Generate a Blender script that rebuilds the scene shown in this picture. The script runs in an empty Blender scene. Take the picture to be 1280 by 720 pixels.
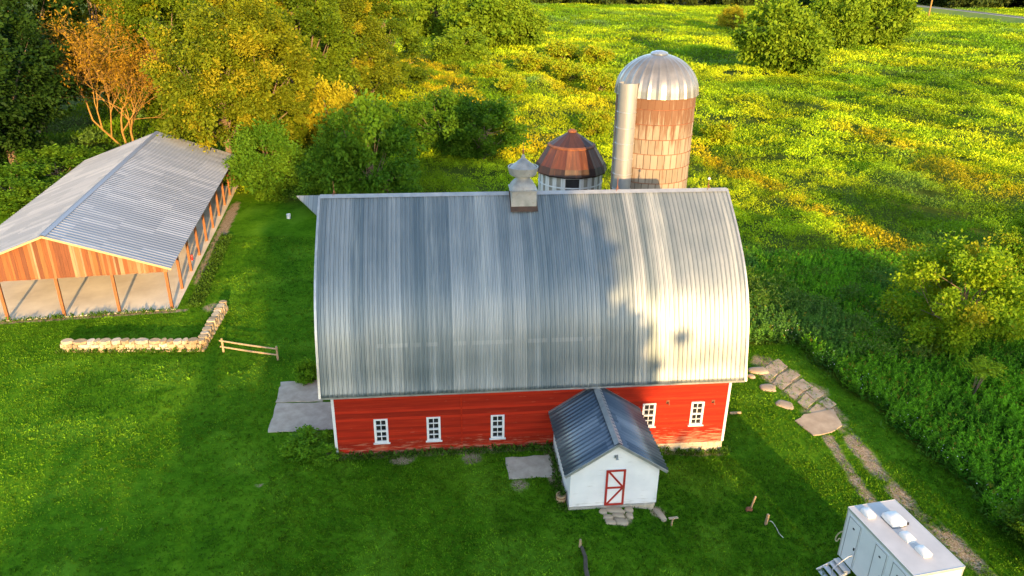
import bpy, math, random
import numpy as np
from mathutils import Vector, Matrix
R = math.radians
random.seed(7)
rng = np.random.default_rng(7)
sc = bpy.context.scene
col = sc.collection

# ------------------------------------------------------------------ camera
CAM_H, PITCH, ROLL, FPX = 24.0, math.atan(412 / 940), R(0.7), 940.0
fw = Vector((0, math.cos(PITCH), -math.sin(PITCH)))
r0 = Vector((1, 0, 0)); u0 = r0.cross(fw)
cr = math.cos(ROLL) * r0 + math.sin(ROLL) * u0
cu = -math.sin(ROLL) * r0 + math.cos(ROLL) * u0
cam_data = bpy.data.cameras.new('camera'); cam = bpy.data.objects.new('camera', cam_data); col.objects.link(cam)
cam.matrix_world = Matrix(((cr.x, cu.x, -fw.x, 0), (cr.y, cu.y, -fw.y, 0), (cr.z, cu.z, -fw.z, CAM_H), (0, 0, 0, 1)))
cam_data.sensor_width = 36; cam_data.lens = FPX / 1280 * 36
cam_data.clip_start = 0.5; cam_data.clip_end = 5000
sc.camera = cam

# ------------------------------------------------------------------ light
SUN_EL, SUN_AZ = R(11.6), R(180 - 16.5)           # azimuth clockwise from +Y
world = bpy.data.worlds.new('World'); sc.world = world; world.use_nodes = True
wn = world.node_tree; wn.nodes.clear()
wo = wn.nodes.new('ShaderNodeOutputWorld'); wb = wn.nodes.new('ShaderNodeBackground')
sky = wn.nodes.new('ShaderNodeTexSky'); sky.sky_type = 'NISHITA'; sky.sun_disc = False
sky.sun_elevation = SUN_EL; sky.sun_rotation = SUN_AZ
sky.air_density = 1.0; sky.dust_density = 0.7; sky.ozone_density = 1.0
wb.inputs[1].default_value = 0.15
wn.links.new(sky.outputs[0], wb.inputs[0]); wn.links.new(wb.outputs[0], wo.inputs[0])
sl = bpy.data.lights.new('sun', 'SUN'); so = bpy.data.objects.new('sun', sl); col.objects.link(so)
sl.energy = 3.0; sl.angle = R(0.6); sl.color = (1.0, 0.62, 0.25)
sd = Vector((math.sin(SUN_AZ) * math.cos(SUN_EL), math.cos(SUN_AZ) * math.cos(SUN_EL), math.sin(SUN_EL)))
so.rotation_euler = sd.to_track_quat('Z', 'Y').to_euler()
so.location = (40, -80, 60)
sc.view_settings.view_transform = 'Standard'; sc.view_settings.look = 'None'
sc.view_settings.exposure = 2.2; sc.view_settings.gamma = 1.0
sc.view_settings.use_curve_mapping = False
sc.cycles.use_denoising = True; sc.cycles.denoising_prefilter = 'ACCURATE'; sc.cycles.denoising_input_passes = 'RGB_ALBEDO_NORMAL'
world.cycles.sampling_method = 'MANUAL'; world.cycles.sample_map_resolution = 2048

# ------------------------------------------------------------------ helpers
def tag(o, label=None, cat=None, group=None, kind=None):
    if label: o['label'] = label
    if cat: o['category'] = cat
    if group: o['group'] = group
    if kind: o['kind'] = kind
    return o

def empty(name, loc=(0, 0, 0), rz=0, label=None, cat=None, group=None):
    o = bpy.data.objects.new(name, None); col.objects.link(o)
    o.location = loc; o.rotation_euler = (0, 0, rz); o.empty_display_size = 0.3
    return tag(o, label, cat, group)

def ss(t): t = np.clip(t, 0, 1); return t * t * (3 - 2 * t)

_tab = np.random.default_rng(3).random((256, 256))
def vnoise(x, y, s=1.0, seed=0):
    x = np.asarray(x, float) / s + seed * 17.3; y = np.asarray(y, float) / s + seed * 9.7
    xi = np.floor(x).astype(int); yi = np.floor(y).astype(int); fx = x - xi; fy = y - yi
    fx = fx * fx * (3 - 2 * fx); fy = fy * fy * (3 - 2 * fy)
    a = _tab[xi % 256, yi % 256]; b = _tab[(xi + 1) % 256, yi % 256]
    c = _tab[xi % 256, (yi + 1) % 256]; d = _tab[(xi + 1) % 256, (yi + 1) % 256]
    return (a * (1 - fx) + b * fx) * (1 - fy) + (c * (1 - fx) + d * fx) * fy
def fbm(x, y, s=1.0, seed=0, o=4):
    v = 0; a = 0.5; t = 0
    for i in range(o):
        v = v + a * vnoise(x, y, s / 2 ** i, seed + i * 3); t += a; a *= 0.5
    return v / t

def gz(x, y):
    x = np.asarray(x, float); y = np.asarray(y, float)
    z = -0.9 * ss((x - 5.0) / 5.5)
    und = (fbm(x, y, 38, 5, 2) - 0.5) * 1.6
    return z + und * ss((y - 62) / 40)

def at(px, py, z=None):
    px, py = float(px), float(py)
    d = fw + (px - 640) / FPX * cr - (py - 360) / FPX * cu
    zz = 0.0 if z is None else z
    for _ in range(12):
        t = (zz - CAM_H) / d.z; p = Vector((0, 0, CAM_H)) + d * t
        if z is not None: break
        zz = float(gz(p.x, p.y))
    return Vector((p.x, p.y, zz))
def project(P):
    v = P - np.array([0, 0, CAM_H]); d = v @ np.array(fw)
    d = np.where(d < 0.1, 0.1, d)
    return 640 + FPX * (v @ np.array(cr)) / d, 360 - FPX * (v @ np.array(cu)) / d, d

class MB:
    def __init__(s): s.v = []; s.f = []; s.uv = []; s.c = []
    def add(s, vs, fs, uvs=None, c=None):
        b = len(s.v); s.v += [tuple(p) for p in vs]; s.f += [tuple(i + b for i in f) for f in fs]
        s.uv += list(uvs) if uvs is not None else [(p[0], p[2]) for p in vs]
        s.c += [c if c is not None else (1, 1, 1)] * len(vs)
        return s
    def box(s, x0, x1, y0, y1, z0, z1, c=None, M=None):
        vs = [Vector((x, y, z)) for z in (z0, z1) for y in (y0, y1) for x in (x0, x1)]
        if M is not None: vs = [M @ p for p in vs]
        return s.add(vs, [(0, 2, 3, 1), (4, 5, 7, 6), (0, 1, 5, 4), (2, 6, 7, 3), (0, 4, 6, 2), (1, 3, 7, 5)], None, c)
    def beam(s, a, b, w, h, c=None, up=(0, 0, 1)):
        a = Vector(a); b = Vector(b); d = b - a; L = d.length; d.normalize()
        sx = d.cross(Vector(up))
        if sx.length < 1e-3: sx = d.cross(Vector((0, 1, 0)))
        sx.normalize(); uz = sx.cross(d)
        M = Matrix(((sx.x, d.x, uz.x, a.x), (sx.y, d.y, uz.y, a.y), (sx.z, d.z, uz.z, a.z), (0, 0, 0, 1)))
        return s.box(-w / 2, w / 2, 0, L, -h / 2, h / 2, c, M)
    def prism(s, poly, y0, y1, c=None):                       # poly in xz, extruded along y
        n = len(poly)
        vs = [(x, y0, z) for x, z in poly] + [(x, y1, z) for x, z in poly]
        fs = [tuple(range(n)), tuple(reversed(range(n, 2 * n)))] + [(i, i + n, (i + 1) % n + n, (i + 1) % n) for i in range(n)]
        return s.add(vs, fs, None, c)
    def slab(s, poly, z0, z1, c=None):                        # poly in xy
        n = len(poly)
        vs = [(x, y, z1) for x, y in poly] + [(x, y, z0) for x, y in poly]
        fs = [tuple(range(n)), tuple(reversed(range(n, 2 * n)))] + [(i, i + n, (i + 1) % n + n, (i + 1) % n) for i in range(n)]
        return s.add(vs, fs, None, c)
    def tube(s, pts, rad, n=8, c=None, cap=True):
        pts = [Vector(p) for p in pts]; b = []
        m = len(pts); vs = []; uvs = []; fs = []
        prev = None
        for i, p in enumerate(pts):
            d = (pts[min(i + 1, m - 1)] - pts[max(i - 1, 0)]).normalized()
            if prev is None:
                ref = Vector((0, 0, 1)) if abs(d.z) < 0.9 else Vector((1, 0, 0))
                a = d.cross(ref).normalized()
            else:
                a = (prev - d * prev.dot(d)).normalized()
            prev = a; bb = d.cross(a)
            r = float(rad[i] if hasattr(rad, '__len__') else rad)
            for k in range(n):
                t = 2 * math.pi * k / n
                vs.append(p + (a * math.cos(t) + bb * math.sin(t)) * r); uvs.append((k / n, p.z))
        for i in range(m - 1):
            for k in range(n):
                fs.append((i * n + k, i * n + (k + 1) % n, (i + 1) * n + (k + 1) % n, (i + 1) * n + k))
        if cap: fs += [tuple(reversed(range(n))), tuple(range((m - 1) * n, m * n))]
        return s.add(vs, fs, uvs, c)
    def lathe(s, prof, n=32, cx=0, cy=0, a0=0, a1=2 * math.pi, rib=None, c=None):
        full = abs(a1 - a0 - 2 * math.pi) < 1e-6; m = n if full else n + 1
        vs = []; uvs = []; fs = []
        for r, z in prof:
            for k in range(m):
                t = a0 + (a1 - a0) * k / n
                rr = r * (1 + (rib(k) if rib else 0))
                vs.append((cx + rr * math.cos(t), cy + rr * math.sin(t), z)); uvs.append((t * prof[0][0], z))
        for i in range(len(prof) - 1):
            for k in range(n):
                k2 = (k + 1) % m
                fs.append((i * m + k, i * m + k2, (i + 1) * m + k2, (i + 1) * m + k))
        return s.add(vs, fs, uvs, c)
    def build(s, name, mat, parent=None, smooth=False, bevel=0, angle=40):
        me = bpy.data.meshes.new(name); me.from_pydata(s.v, [], s.f)
        lv = np.zeros(len(me.loops), int); me.loops.foreach_get('vertex_index', lv)
        ul = me.uv_layers.new(name='UVMap'); ul.data.foreach_set('uv', np.array(s.uv, float)[lv].ravel())
        ca = me.attributes.new('Col', 'FLOAT_COLOR', 'POINT')
        cc = np.ones((len(s.v), 4)); cc[:, :3] = np.array(s.c); ca.data.foreach_set('color', cc.ravel())
        me.materials.append(mat)
        if smooth:
            me.polygons.foreach_set('use_smooth', [True] * len(me.polygons))
            me.set_sharp_from_angle(angle=R(angle))
        me.update()
        o = bpy.data.objects.new(name, me); col.objects.link(o)
        if parent is not None: o.parent = parent
        if bevel:
            bm = o.modifiers.new('bevel', 'BEVEL'); bm.width = bevel; bm.segments = 2; bm.limit_method = 'ANGLE'
        return o

def np_mesh(name, V, F, C, mat, parent=None, link=True):
    """V (n,3), F (m,4) quads or (m,3), C (n,3)"""
    me = bpy.data.meshes.new(name); k = F.shape[1]
    me.vertices.add(len(V)); me.vertices.foreach_set('co', V.astype(np.float32).ravel())
    me.loops.add(F.size); me.loops.foreach_set('vertex_index', F.astype(np.int32).ravel())
    me.polygons.add(len(F)); me.polygons.foreach_set('loop_start', np.arange(0, F.size, k, dtype=np.int32))
    ca = me.attributes.new('Col', 'FLOAT_COLOR', 'POINT')
    cc = np.ones((len(V), 4), np.float32); cc[:, :3] = C; ca.data.foreach_set('color', cc.ravel())
    me.materials.append(mat); me.update(calc_edges=True)
    if not link: return me
    o = bpy.data.objects.new(name, me); col.objects.link(o)
    if parent is not None: o.parent = parent
    return o

def unit(a): return a / np.maximum(np.linalg.norm(a, axis=-1, keepdims=True), 1e-9)
def leaves(P, D, W, C):
    """diamond leaves: base P, vector D, full width W, colour C -> V,F,C"""
    n = len(P)
    side = unit(np.cross(unit(D), unit(rng.normal(size=(n, 3)))))
    up = np.cross(side, unit(D))
    V = np.empty((n, 4, 3)); mid = P + 0.45 * D
    V[:, 0] = P; V[:, 1] = mid + side * W[:, None] / 2 + up * W[:, None] * 0.12
    V[:, 2] = P + D; V[:, 3] = mid - side * W[:, None] / 2 + up * W[:, None] * 0.12
    F = np.arange(4 * n).reshape(n, 4)
    return V.reshape(-1, 3), F, np.repeat(C, 4, axis=0)

# ------------------------------------------------------------------ materials
class NT:
    def __init__(s, name, rough=0.6, metal=0.0, spec=0.5):
        s.m = bpy.data.materials.new(name); s.m.use_nodes = True; s.t = s.m.node_tree
        s.b = s.t.nodes['Principled BSDF']; s.b.inputs['Roughness'].default_value = rough
        s.b.inputs['Metallic'].default_value = metal; s.b.inputs['Specular IOR Level'].default_value = spec
    def n(s, t, **kw):
        x = s.t.nodes.new('ShaderNode' + t)
        for k, v in kw.items(): setattr(x, k, v)
        return x
    def l(s, a, b): s.t.links.new(a, b)
    def val(s, sock, v):
        if isinstance(v, (int, float)): sock.default_value = v
        elif isinstance(v, (tuple, list)): sock.default_value = (*v, 1) if len(v) == 3 and sock.type == 'RGBA' else v
        else: s.l(v, sock)
    def math(s, op, a, b=0.0, clamp=False):
        x = s.n('Math', operation=op); x.use_clamp = clamp; s.val(x.inputs[0], a); s.val(x.inputs[1], b); return x.outputs[0]
    def coord(s, kind='Object', scale=(1, 1, 1)):
        c = s.n('TexCoord'); mp = s.n('Mapping'); s.l(c.outputs[kind], mp.inputs[0]); mp.inputs['Scale'].default_value = scale
        return mp.outputs[0]
    def noise(s, vec, scale, detail=4, rough=0.55):
        x = s.n('TexNoise'); s.l(vec, x.inputs['Vector']); x.inputs['Scale'].default_value = scale
        x.inputs['Detail'].default_value = detail; x.inputs['Roughness'].default_value = rough; return x.outputs[0]
    def ramp(s, f, stops, interp='LINEAR'):
        x = s.n('ValToRGB'); s.l(f, x.inputs[0]); e = x.color_ramp.elements; x.color_ramp.interpolation = interp
        while len(e) < len(stops): e.new(0.5)
        for i, (p, c) in enumerate(stops):
            e[i].position = p; e[i].color = (c, c, c, 1) if isinstance(c, (int, float)) else (*c, 1)
        return x.outputs[0]
    def mix(s, f, a, b, mode='MIX'):
        x = s.n('Mix', data_type='RGBA', blend_type=mode); s.val(x.inputs[0], f); s.val(x.inputs[6], a); s.val(x.inputs[7], b); return x.outputs[2]
    def attr(s, name='Col'):
        x = s.n('Attribute'); x.attribute_name = name; return x.outputs[0]
    def base(s, c): s.val(s.b.inputs['Base Color'], c); return s
    def bump(s, h, strength=0.3, dist=0.02):
        x = s.n('Bump'); x.inputs['Strength'].default_value = strength; x.inputs['Distance'].default_value = dist
        s.l(h, x.inputs['Height']); s.l(x.outputs[0], s.b.inputs['Normal']); return s
    def rough(s, v): s.val(s.b.inputs['Roughness'], v); return s

def simple(name, a, b, scale=3.0, rough=0.7, metal=0.0, bump=0.25, stretch=(1, 1, 1), dist=0.01):
    t = NT(name, rough, metal); v = t.coord('Object', stretch); n = t.noise(v, scale, 6, 0.6)
    t.base(t.ramp(n, [(0.3, a), (0.72, b)]))
    if bump: t.bump(t.noise(v, scale * 4, 5), bump, dist)
    return t.m

def leaf_mat(name, trans=0.35, tint=(1, 1, 1)):
    m = bpy.data.materials.new(name); m.use_nodes = True; t = m.node_tree; t.nodes.clear()
    o = t.nodes.new('ShaderNodeOutputMaterial'); a = t.nodes.new('ShaderNodeAttribute'); a.attribute_name = 'Col'
    p = t.nodes.new('ShaderNodeBsdfPrincipled'); p.inputs['Roughness'].default_value = 0.55; p.inputs['Specular IOR Level'].default_value = 0.06
    tr = t.nodes.new('ShaderNodeBsdfTranslucent'); mx = t.nodes.new('ShaderNodeMixShader'); mx.inputs[0].default_value = trans
    g = t.nodes.new('ShaderNodeMix'); g.data_type = 'RGBA'; g.blend_type = 'MULTIPLY'; g.inputs[0].default_value = 1
    g.inputs[7].default_value = (1.5, 1.35, 0.6, 1)
    t.links.new(a.outputs[0], p.inputs['Base Color']); t.links.new(a.outputs[0], g.inputs[6]); t.links.new(g.outputs[2], tr.inputs[0])
    t.links.new(p.outputs[0], mx.inputs[1]); t.links.new(tr.outputs[0], mx.inputs[2]); t.links.new(mx.outputs[0], o.inputs[0])
    return m
M = {}
M['leaf'] = leaf_mat('leaf', 0.3)
M['grass'] = leaf_mat('grass_blade', 0.25)
M['bark'] = simple('bark', (0.09, 0.06, 0.04), (0.22, 0.16, 0.10), 2.0, 0.9, 0, 0.5, (3, 3, 0.6))
M['pale_bark'] = simple('pale_bark', (0.19, 0.10, 0.02), (0.31, 0.18, 0.04), 2.0, 0.85, 0, 0.3, (3, 3, 0.6))
M['wood'] = simple('weathered_wood', (0.26, 0.17, 0.09), (0.42, 0.30, 0.17), 3.0, 0.8, 0, 0.3, (4, 4, 0.5))
M['white'] = simple('white_paint', (0.50, 0.51, 0.52), (0.64, 0.64, 0.63), 2.0, 0.55, 0, 0.08)
M['concrete'] = simple('concrete', (0.30, 0.25, 0.19), (0.48, 0.41, 0.325), 1.6, 0.85, 0, 0.2)
M['limestone'] = simple('limestone', (0.32, 0.25, 0.16), (0.5, 0.42, 0.3), 2.2, 0.9, 0, 0.5)
M['flag'] = simple('flagstone', (0.28, 0.205, 0.13), (0.46, 0.36, 0.245), 1.2, 0.85, 0, 0.3)
M['dark'] = simple('dark_opening', (0.012, 0.012, 0.014), (0.02, 0.02, 0.022), 2, 0.8, 0, 0)
M['galv'] = simple('galvanised', (0.28, 0.29, 0.30), (0.42, 0.43, 0.43), 2.0, 0.42, 0.6, 0.05)
M['rust'] = simple('rust', (0.10, 0.035, 0.018), (0.26, 0.09, 0.035), 3.0, 0.8, 0.1, 0.3)

def m_glass():
    t = NT('window_glass', 0.08, 0, 0.6); v = t.coord('Object'); t.base(t.ramp(t.noise(v, 3), [(0.3, (0.008, 0.009, 0.011)), (0.7, (0.03, 0.03, 0.032))])); return t.m
M['glass'] = m_glass()

def m_vcol(name, rough=0.8, var=0.35, scale=4, stretch=(1, 1, 1), bump=0.3):
    t = NT(name, rough); v = t.coord('Object', stretch); n = t.noise(v, scale, 6, 0.6)
    t.base(t.mix(1.0, t.attr(), t.ramp(n, [(0.25, 1 - var), (0.75, 1.0)]), 'MULTIPLY')); t.bump(n, bump, 0.01); return t.m
M['boards'] = m_vcol('weathered_boards', 0.8, 0.45, 3, (5, 5, 0.35))
M['stones'] = m_vcol('wall_stones', 0.9, 0.4, 5)

def m_red():
    t = NT('red_paint', 0.7, 0, 0.12); c = t.coord('Object'); sep = t.n('SeparateXYZ'); t.l(c, sep.inputs[0]); z = sep.outputs[2]
    streak = t.noise(t.coord('Object', (0.5, 0.5, 9)), 2.2, 6, 0.65)
    big = t.noise(c, 0.45, 3)
    red = t.ramp(t.noise(t.coord('Object', (0.35, 1, 7.3)), 1.5, 5), [(0.25, (0.22, 0.010, 0.003)), (0.55, (0.32, 0.017, 0.004)), (0.8, (0.37, 0.032, 0.008))])
    low = t.math('SUBTRACT', 1.0, t.math('DIVIDE', z, 1.1), True)          # worn near the ground
    th = t.math('ADD', t.math('MULTIPLY', low, 0.20), t.math('MULTIPLY', big, 0.14))
    worn = t.ramp(t.math('ADD', streak, th), [(0.72, 0.0), (0.80, 0.75)])
    t.base(t.mix(worn, t.mix(1.0, red, t.attr(), 'MULTIPLY'), (0.40, 0.20, 0.12))); t.bump(streak, 0.15, 0.005); return t.m
M['red'] = m_red()

def m_shedwhite():
    t = NT('shed_white_paint', 0.6, 0, 0.3); c = t.coord('Object'); sep = t.n('SeparateXYZ'); t.l(c, sep.inputs[0])
    st = t.noise(t.coord('Object', (0.8, 0.8, 5)), 2.0, 6, 0.65)
    low = t.math('SUBTRACT', 1.0, t.math('DIVIDE', sep.outputs[2], 0.5), True)
    dirt = t.ramp(t.math('ADD', st, t.math('MULTIPLY', low, 0.2)), [(0.60, 0.0), (0.78, 0.6)])
    t.base(t.mix(dirt, t.ramp(t.noise(c, 0.9, 3), [(0.3, (0.60, 0.61, 0.62)), (0.7, (0.72, 0.72, 0.72))]), (0.33, 0.30, 0.25))); t.bump(st, 0.1, 0.004); return t.m
M['shedwhite'] = m_shedwhite()

def m_roof(name, c0, c1, metal, rough, sheet=0.8, white=0.3, seed=0.0, blot=0.25, rows=2.4, lap=0.0, patch=False):
    """sheet metal: uv.x metres along the eave, uv.y metres up the slope"""
    t = NT(name, rough, metal); uv = t.n('TexCoord').outputs['UV']; sep = t.n('SeparateXYZ'); t.l(uv, sep.inputs[0])
    u, s = sep.outputs[0], sep.outputs[1]
    sid = t.math('FLOOR', t.math('DIVIDE', t.math('ADD', u, seed), sheet)); rid = t.math('FLOOR', t.math('DIVIDE', s, rows))
    cmb = t.n('CombineXYZ'); t.l(sid, cmb.inputs[0]); t.l(rid, cmb.inputs[1])
    wn_ = t.n('TexWhiteNoise', noise_dimensions='2D'); t.l(cmb.outputs[0], wn_.inputs['Vector'])
    mp = t.n('Mapping'); t.l(uv, mp.inputs[0]); mp.inputs['Scale'].default_value = (2.2, 0.2, 1); mp.inputs['Location'].default_value = (seed, 0, 0)
    st = t.noise(mp.outputs[0], 1.6, 6, 0.6)
    mp2 = t.n('Mapping'); t.l(uv, mp2.inputs[0]); mp2.inputs['Scale'].default_value = (0.9, 0.02, 1); mp2.inputs['Location'].default_value = (seed * 3.1, 0, 0)
    st2 = t.noise(mp2.outputs[0], 1.2, 3, 0.5)
    bl = t.noise(uv, 0.7, 5, 0.6)
    f = t.math('ADD', t.math('MULTIPLY', st, 0.34), t.math('MULTIPLY', wn_.outputs[0], 0.40)); f = t.math('ADD', f, t.math('MULTIPLY', bl, blot))
    c = t.ramp(f, [(0.34, c0), (0.74, c1)])
    wh = t.math('MULTIPLY', t.ramp(st2, [(0.50, 0.0), (0.72, 1.0)]), t.ramp(st, [(0.35, 0.2), (0.6, 1.0)]))
    c = t.mix(t.math('MULTIPLY', wh, white), c, (0.34, 0.36, 0.36))
    if lap:                                                   # thin dark line along every lap of the sheets
        fr = t.math('FRACT', t.math('DIVIDE', t.math('SUBTRACT', u, -0.42), lap)); ln = t.ramp(fr, [(0.50, 0.0), (0.62, 1.0), (0.70, 0.0)])
        c = t.mix(t.math('MULTIPLY', ln, t.ramp(st, [(0.3, 0.85), (0.7, 0.6)])), c, (0.035, 0.04, 0.045))
    if patch:                                                 # a row of pale sealant patches along one seam
        pm = t.n('Mapping'); t.l(uv, pm.inputs[0]); pm.inputs['Scale'].default_value = (1.0, 0.0, 1)
        pn = t.ramp(t.noise(pm.outputs[0], 1.1, 3), [(0.47, 0.0), (0.50, 1.0)])
        d_ = t.math('ABSOLUTE', t.math('SUBTRACT', s, 2.55)); bm_ = t.ramp(d_, [(0.09, 1.0), (0.12, 0.0)]); um = t.ramp(t.math('DIVIDE', u, 22.0), [(0.08, 0.0), (0.11, 1.0), (0.60, 1.0), (0.64, 0.0)])
        c = t.mix(t.math('MULTIPLY', t.math('MULTIPLY', pn, bm_), t.math('MULTIPLY', um, 0.13)), c, (0.55, 0.56, 0.55))
    t.base(c); t.rough(t.math('ADD', t.math('MULTIPLY', bl, 0.25), rough - 0.12))
    t.bump(bl, 0.06, 0.05); t.t.nodes['Principled BSDF'].inputs['Metallic'].default_value = metal
    t.val(t.b.inputs['Metallic'], t.math('SUBTRACT', metal, t.math('MULTIPLY', wh, white * 0.7)))
    return t.m
M['barnroof'] = m_roof('barn_roof_metal', (0.100, 0.132, 0.152), (0.235, 0.258, 0.268), 0.42, 0.43, 0.62, 0.55, rows=60, lap=0.235, patch=True)
M['pavroof'] = m_roof('pavilion_roof_metal', (0.19, 0.215, 0.255), (0.29, 0.315, 0.36), 0.35, 0.45, 0.9, 0.1, 3.3, 0.1)
M['shedroof'] = m_roof('shed_roof_metal', (0.075, 0.10, 0.13), (0.22, 0.25, 0.285), 0.55, 0.36, 0.7, 0.25, 1.7, 0.15)

def m_ground():
    t = NT('ground', 0.95, 0, 0.02); a = t.n('Attribute'); a.attribute_name = 'Mask'; sp = t.n('SeparateColor'); t.l(a.outputs[0], sp.inputs[0])
    fieldm, dirt, clov = sp.outputs[0], sp.outputs[1], sp.outputs[2]
    c = t.coord('Object'); n1 = t.noise(c, 0.22, 5, 0.6); n2 = t.noise(c, 6, 6, 0.75); n3 = t.noise(c, 1.6, 6, 0.65)
    f = t.math('ADD', t.math('MULTIPLY', n1, 0.45), t.math('ADD', t.math('MULTIPLY', n2, 0.35), t.math('MULTIPLY', n3, 0.3)))
    lawn = t.ramp(f, [(0.38, (0.012, 0.048, 0.002)), (0.54, (0.050, 0.138, 0.004)), (0.70, (0.108, 0.225, 0.009))])
    lawn = t.mix(t.math('MULTIPLY', clov, 0.6), lawn, (0.10, 0.22, 0.012))
    field = t.ramp(f, [(0.38, (0.022, 0.042, 0.006)), (0.60, (0.07, 0.10, 0.012)), (0.75, (0.15, 0.14, 0.03))])
    dr = t.ramp(t.noise(c, 14, 5, 0.7), [(0.3, (0.13, 0.09, 0.045)), (0.52, (0.29, 0.215, 0.13)), (0.70, (0.52, 0.44, 0.34))])
    dm = t.ramp(t.math('ADD', t.math('MULTIPLY', dirt, 0.75), t.math('MULTIPLY', n3, 0.5)), [(0.46, 0.0), (0.66, 1.0)])
    t.base(t.mix(dm, t.mix(fieldm, lawn, field), dr)); t.bump(n2, 0.5, 0.06); return t.m
M['ground'] = m_ground()

# ------------------------------------------------------------------ frames of reference
BARN_A = R(5.9); BL = at(421, 570, 0)
def brn(u, v, z=0):
    return Vector((BL.x + u * math.cos(BARN_A) - v * math.sin(BARN_A), BL.y + u * math.sin(BARN_A) + v * math.cos(BARN_A), z))
PAV_A = R(11.3); PO = at(217, 386.5, 0)                     # pavilion frame, u=0 at its front right post
def pav(u, v, z=0):
    return Vector((PO.x + u * math.cos(PAV_A) - v * math.sin(PAV_A), PO.y + u * math.sin(PAV_A) + v * math.cos(PAV_A), z))
def inv_frame(x, y, O, A):
    dx = x - O.x; dy = y - O.y
    return dx * math.cos(A) + dy * math.sin(A), -dx * math.sin(A) + dy * math.cos(A)

# ------------------------------------------------------------------ ground
def seg_dist(x, y, pts):
    d = np.full(np.shape(x), 1e9)
    for (ax, ay), (bx, by) in zip(pts[:-1], pts[1:]):
        L2 = (bx - ax) ** 2 + (by - ay) ** 2
        t = np.clip(((x - ax) * (bx - ax) + (y - ay) * (by - ay)) / L2, 0, 1)
        d = np.minimum(d, np.hypot(x - ax - t * (bx - ax), y - ay - t * (by - ay)))
    return d
def pl(*px): return [tuple(at(*p)[:2]) for p in px]
EDGE = pl((900, 330), (937, 384), (1000, 438), (1080, 500), (1160, 570), (1230, 634), (1290, 690), (1400, 800))   # lawn / tall weeds on the right
def field_mask(x, y):
    ey = np.array([p[1] for p in EDGE][::-1]); ex = np.array([p[0] for p in EDGE][::-1])
    right = ss((x - np.interp(y, ey, ex) + (fbm(x, y, 2.5, 2, 3) - 0.5) * 1.6) / 0.8 + 0.5)
    back = ss((y - 75 + (fbm(x, y, 6, 4, 3) - 0.5) * 6) / 3)
    u, v = inv_frame(x, y, PO, PAV_A)
    back = np.where((u < 6) & (u > -30) & (v < 36), np.minimum(back, ss((v - 28) / 6)), back)
    u2, v2 = inv_frame(x, y, BL, BARN_A)
    back = np.where(u2 > -1.5, np.maximum(back, ss((v2 - 11.5) / 1)), back)
    return np.maximum(right, back)
TRACK1 = pl((1055, 535), (1085, 575), (1130, 625), (1180, 668), (1240, 722), (1300, 775))
TRACK2 = pl((1035, 548), (1062, 590), (1085, 622), (1110, 650), (1140, 690))
def dirt_mask(x, y):
    nz_ = .12 + 1.15 * fbm(x, y, 1.1, 71, 3); d = 0.95 * nz_ * ss(1.15 - seg_dist(x, y, TRACK1) / 0.80)
    d = np.maximum(d, 0.85 * nz_ * ss(1.1 - seg_dist(x, y, TRACK2) / 0.62))
    u, v = inv_frame(x, y, PO, PAV_A)
    d = np.maximum(d, 0.9 * ss(1 - np.abs(u - 0.9) / 0.9) * ss((v - 3) / 3) * ss((30 - v) / 6))
    d = np.maximum(d, 0.75 * ss(1 - np.abs(v + 0.35) / 0.5) * (u < 1) * (u > -17))
    u2, v2 = inv_frame(x, y, BL, BARN_A)
    d = np.maximum(d, 0.62 * ss(1 - np.abs(v2 + 0.15) / 0.55) * (u2 > 0) * (u2 < 21))
    d = np.maximum(d, (.3 + .8 * fbm(x, y, .7, 75, 2)) * ss(1.25 - np.hypot((u2 - 3.4) / 0.9, (v2 + 0.6) / 0.55)))
    d = np.maximum(d, 0.9 * ss(1 - np.abs(u2 - 11.1) / 0.4) * (v2 < 0) * (v2 > -3.4))
    for px, py, r in ((775, 648, .55), (698, 600, .5), (822, 640, .4), (390, 545, .4), (590, 572, .5), (650, 606, .5), (323, 608, .22), (130, 660, .18), (268, 384, .8), (955, 452, .9), (1005, 490, 1.5), (975, 470, 1.4), (1030, 515, 1.2), (420, 565, .6)):
        p = at(px, py); d = np.maximum(d, (0.5 + .5 * fbm(x, y, .6, 73, 2)) * .85 * ss(1.2 - np.hypot(x - p.x, y - p.y) / (r * 1.5)))
    return d
def clover_mask(x, y):
    n = fbm(x, y, 2.6, 11, 4); return ss((n - 0.56) / 0.13)
def axis(segs):
    out = []
    for a, b, st in segs: out += list(np.arange(a, b, st))
    return np.array(out + [segs[-1][1]])
gx = axis([(-1800, -300, 100), (-300, -70, 10), (-70, -42, 2), (-42, 30, 0.3), (30, 90, 2), (90, 300, 10), (300, 1800, 100)])
gy = axis([(-400, -60, 20), (-60, 16, 4), (16, 62, 0.3), (62, 140, 2), (140, 500, 10), (500, 2600, 100)])
X, Y = np.meshgrid(gx, gy); xs, ys = X.ravel(), Y.ravel()
V = np.stack([xs, ys, gz(xs, ys)], 1)
i = np.arange(len(gx) * len(gy)).reshape(len(gy), len(gx))
F = np.stack([i[:-1, :-1].ravel(), i[:-1, 1:].ravel(), i[1:, 1:].ravel(), i[1:, :-1].ravel()], 1)
g = np_mesh('ground', V, F, np.ones((len(V), 3)), M['ground'])
ma = g.data.attributes.new('Mask', 'FLOAT_COLOR', 'POINT')
mc = np.ones((len(V), 4), np.float32); mc[:, 0] = field_mask(xs, ys); mc[:, 1] = dirt_mask(xs, ys); mc[:, 2] = clover_mask(xs, ys)
ma.data.foreach_set('color', mc.ravel()); g.data.polygons.foreach_set('use_smooth', np.ones(len(F), bool))
tag(g, kind='structure')

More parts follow.
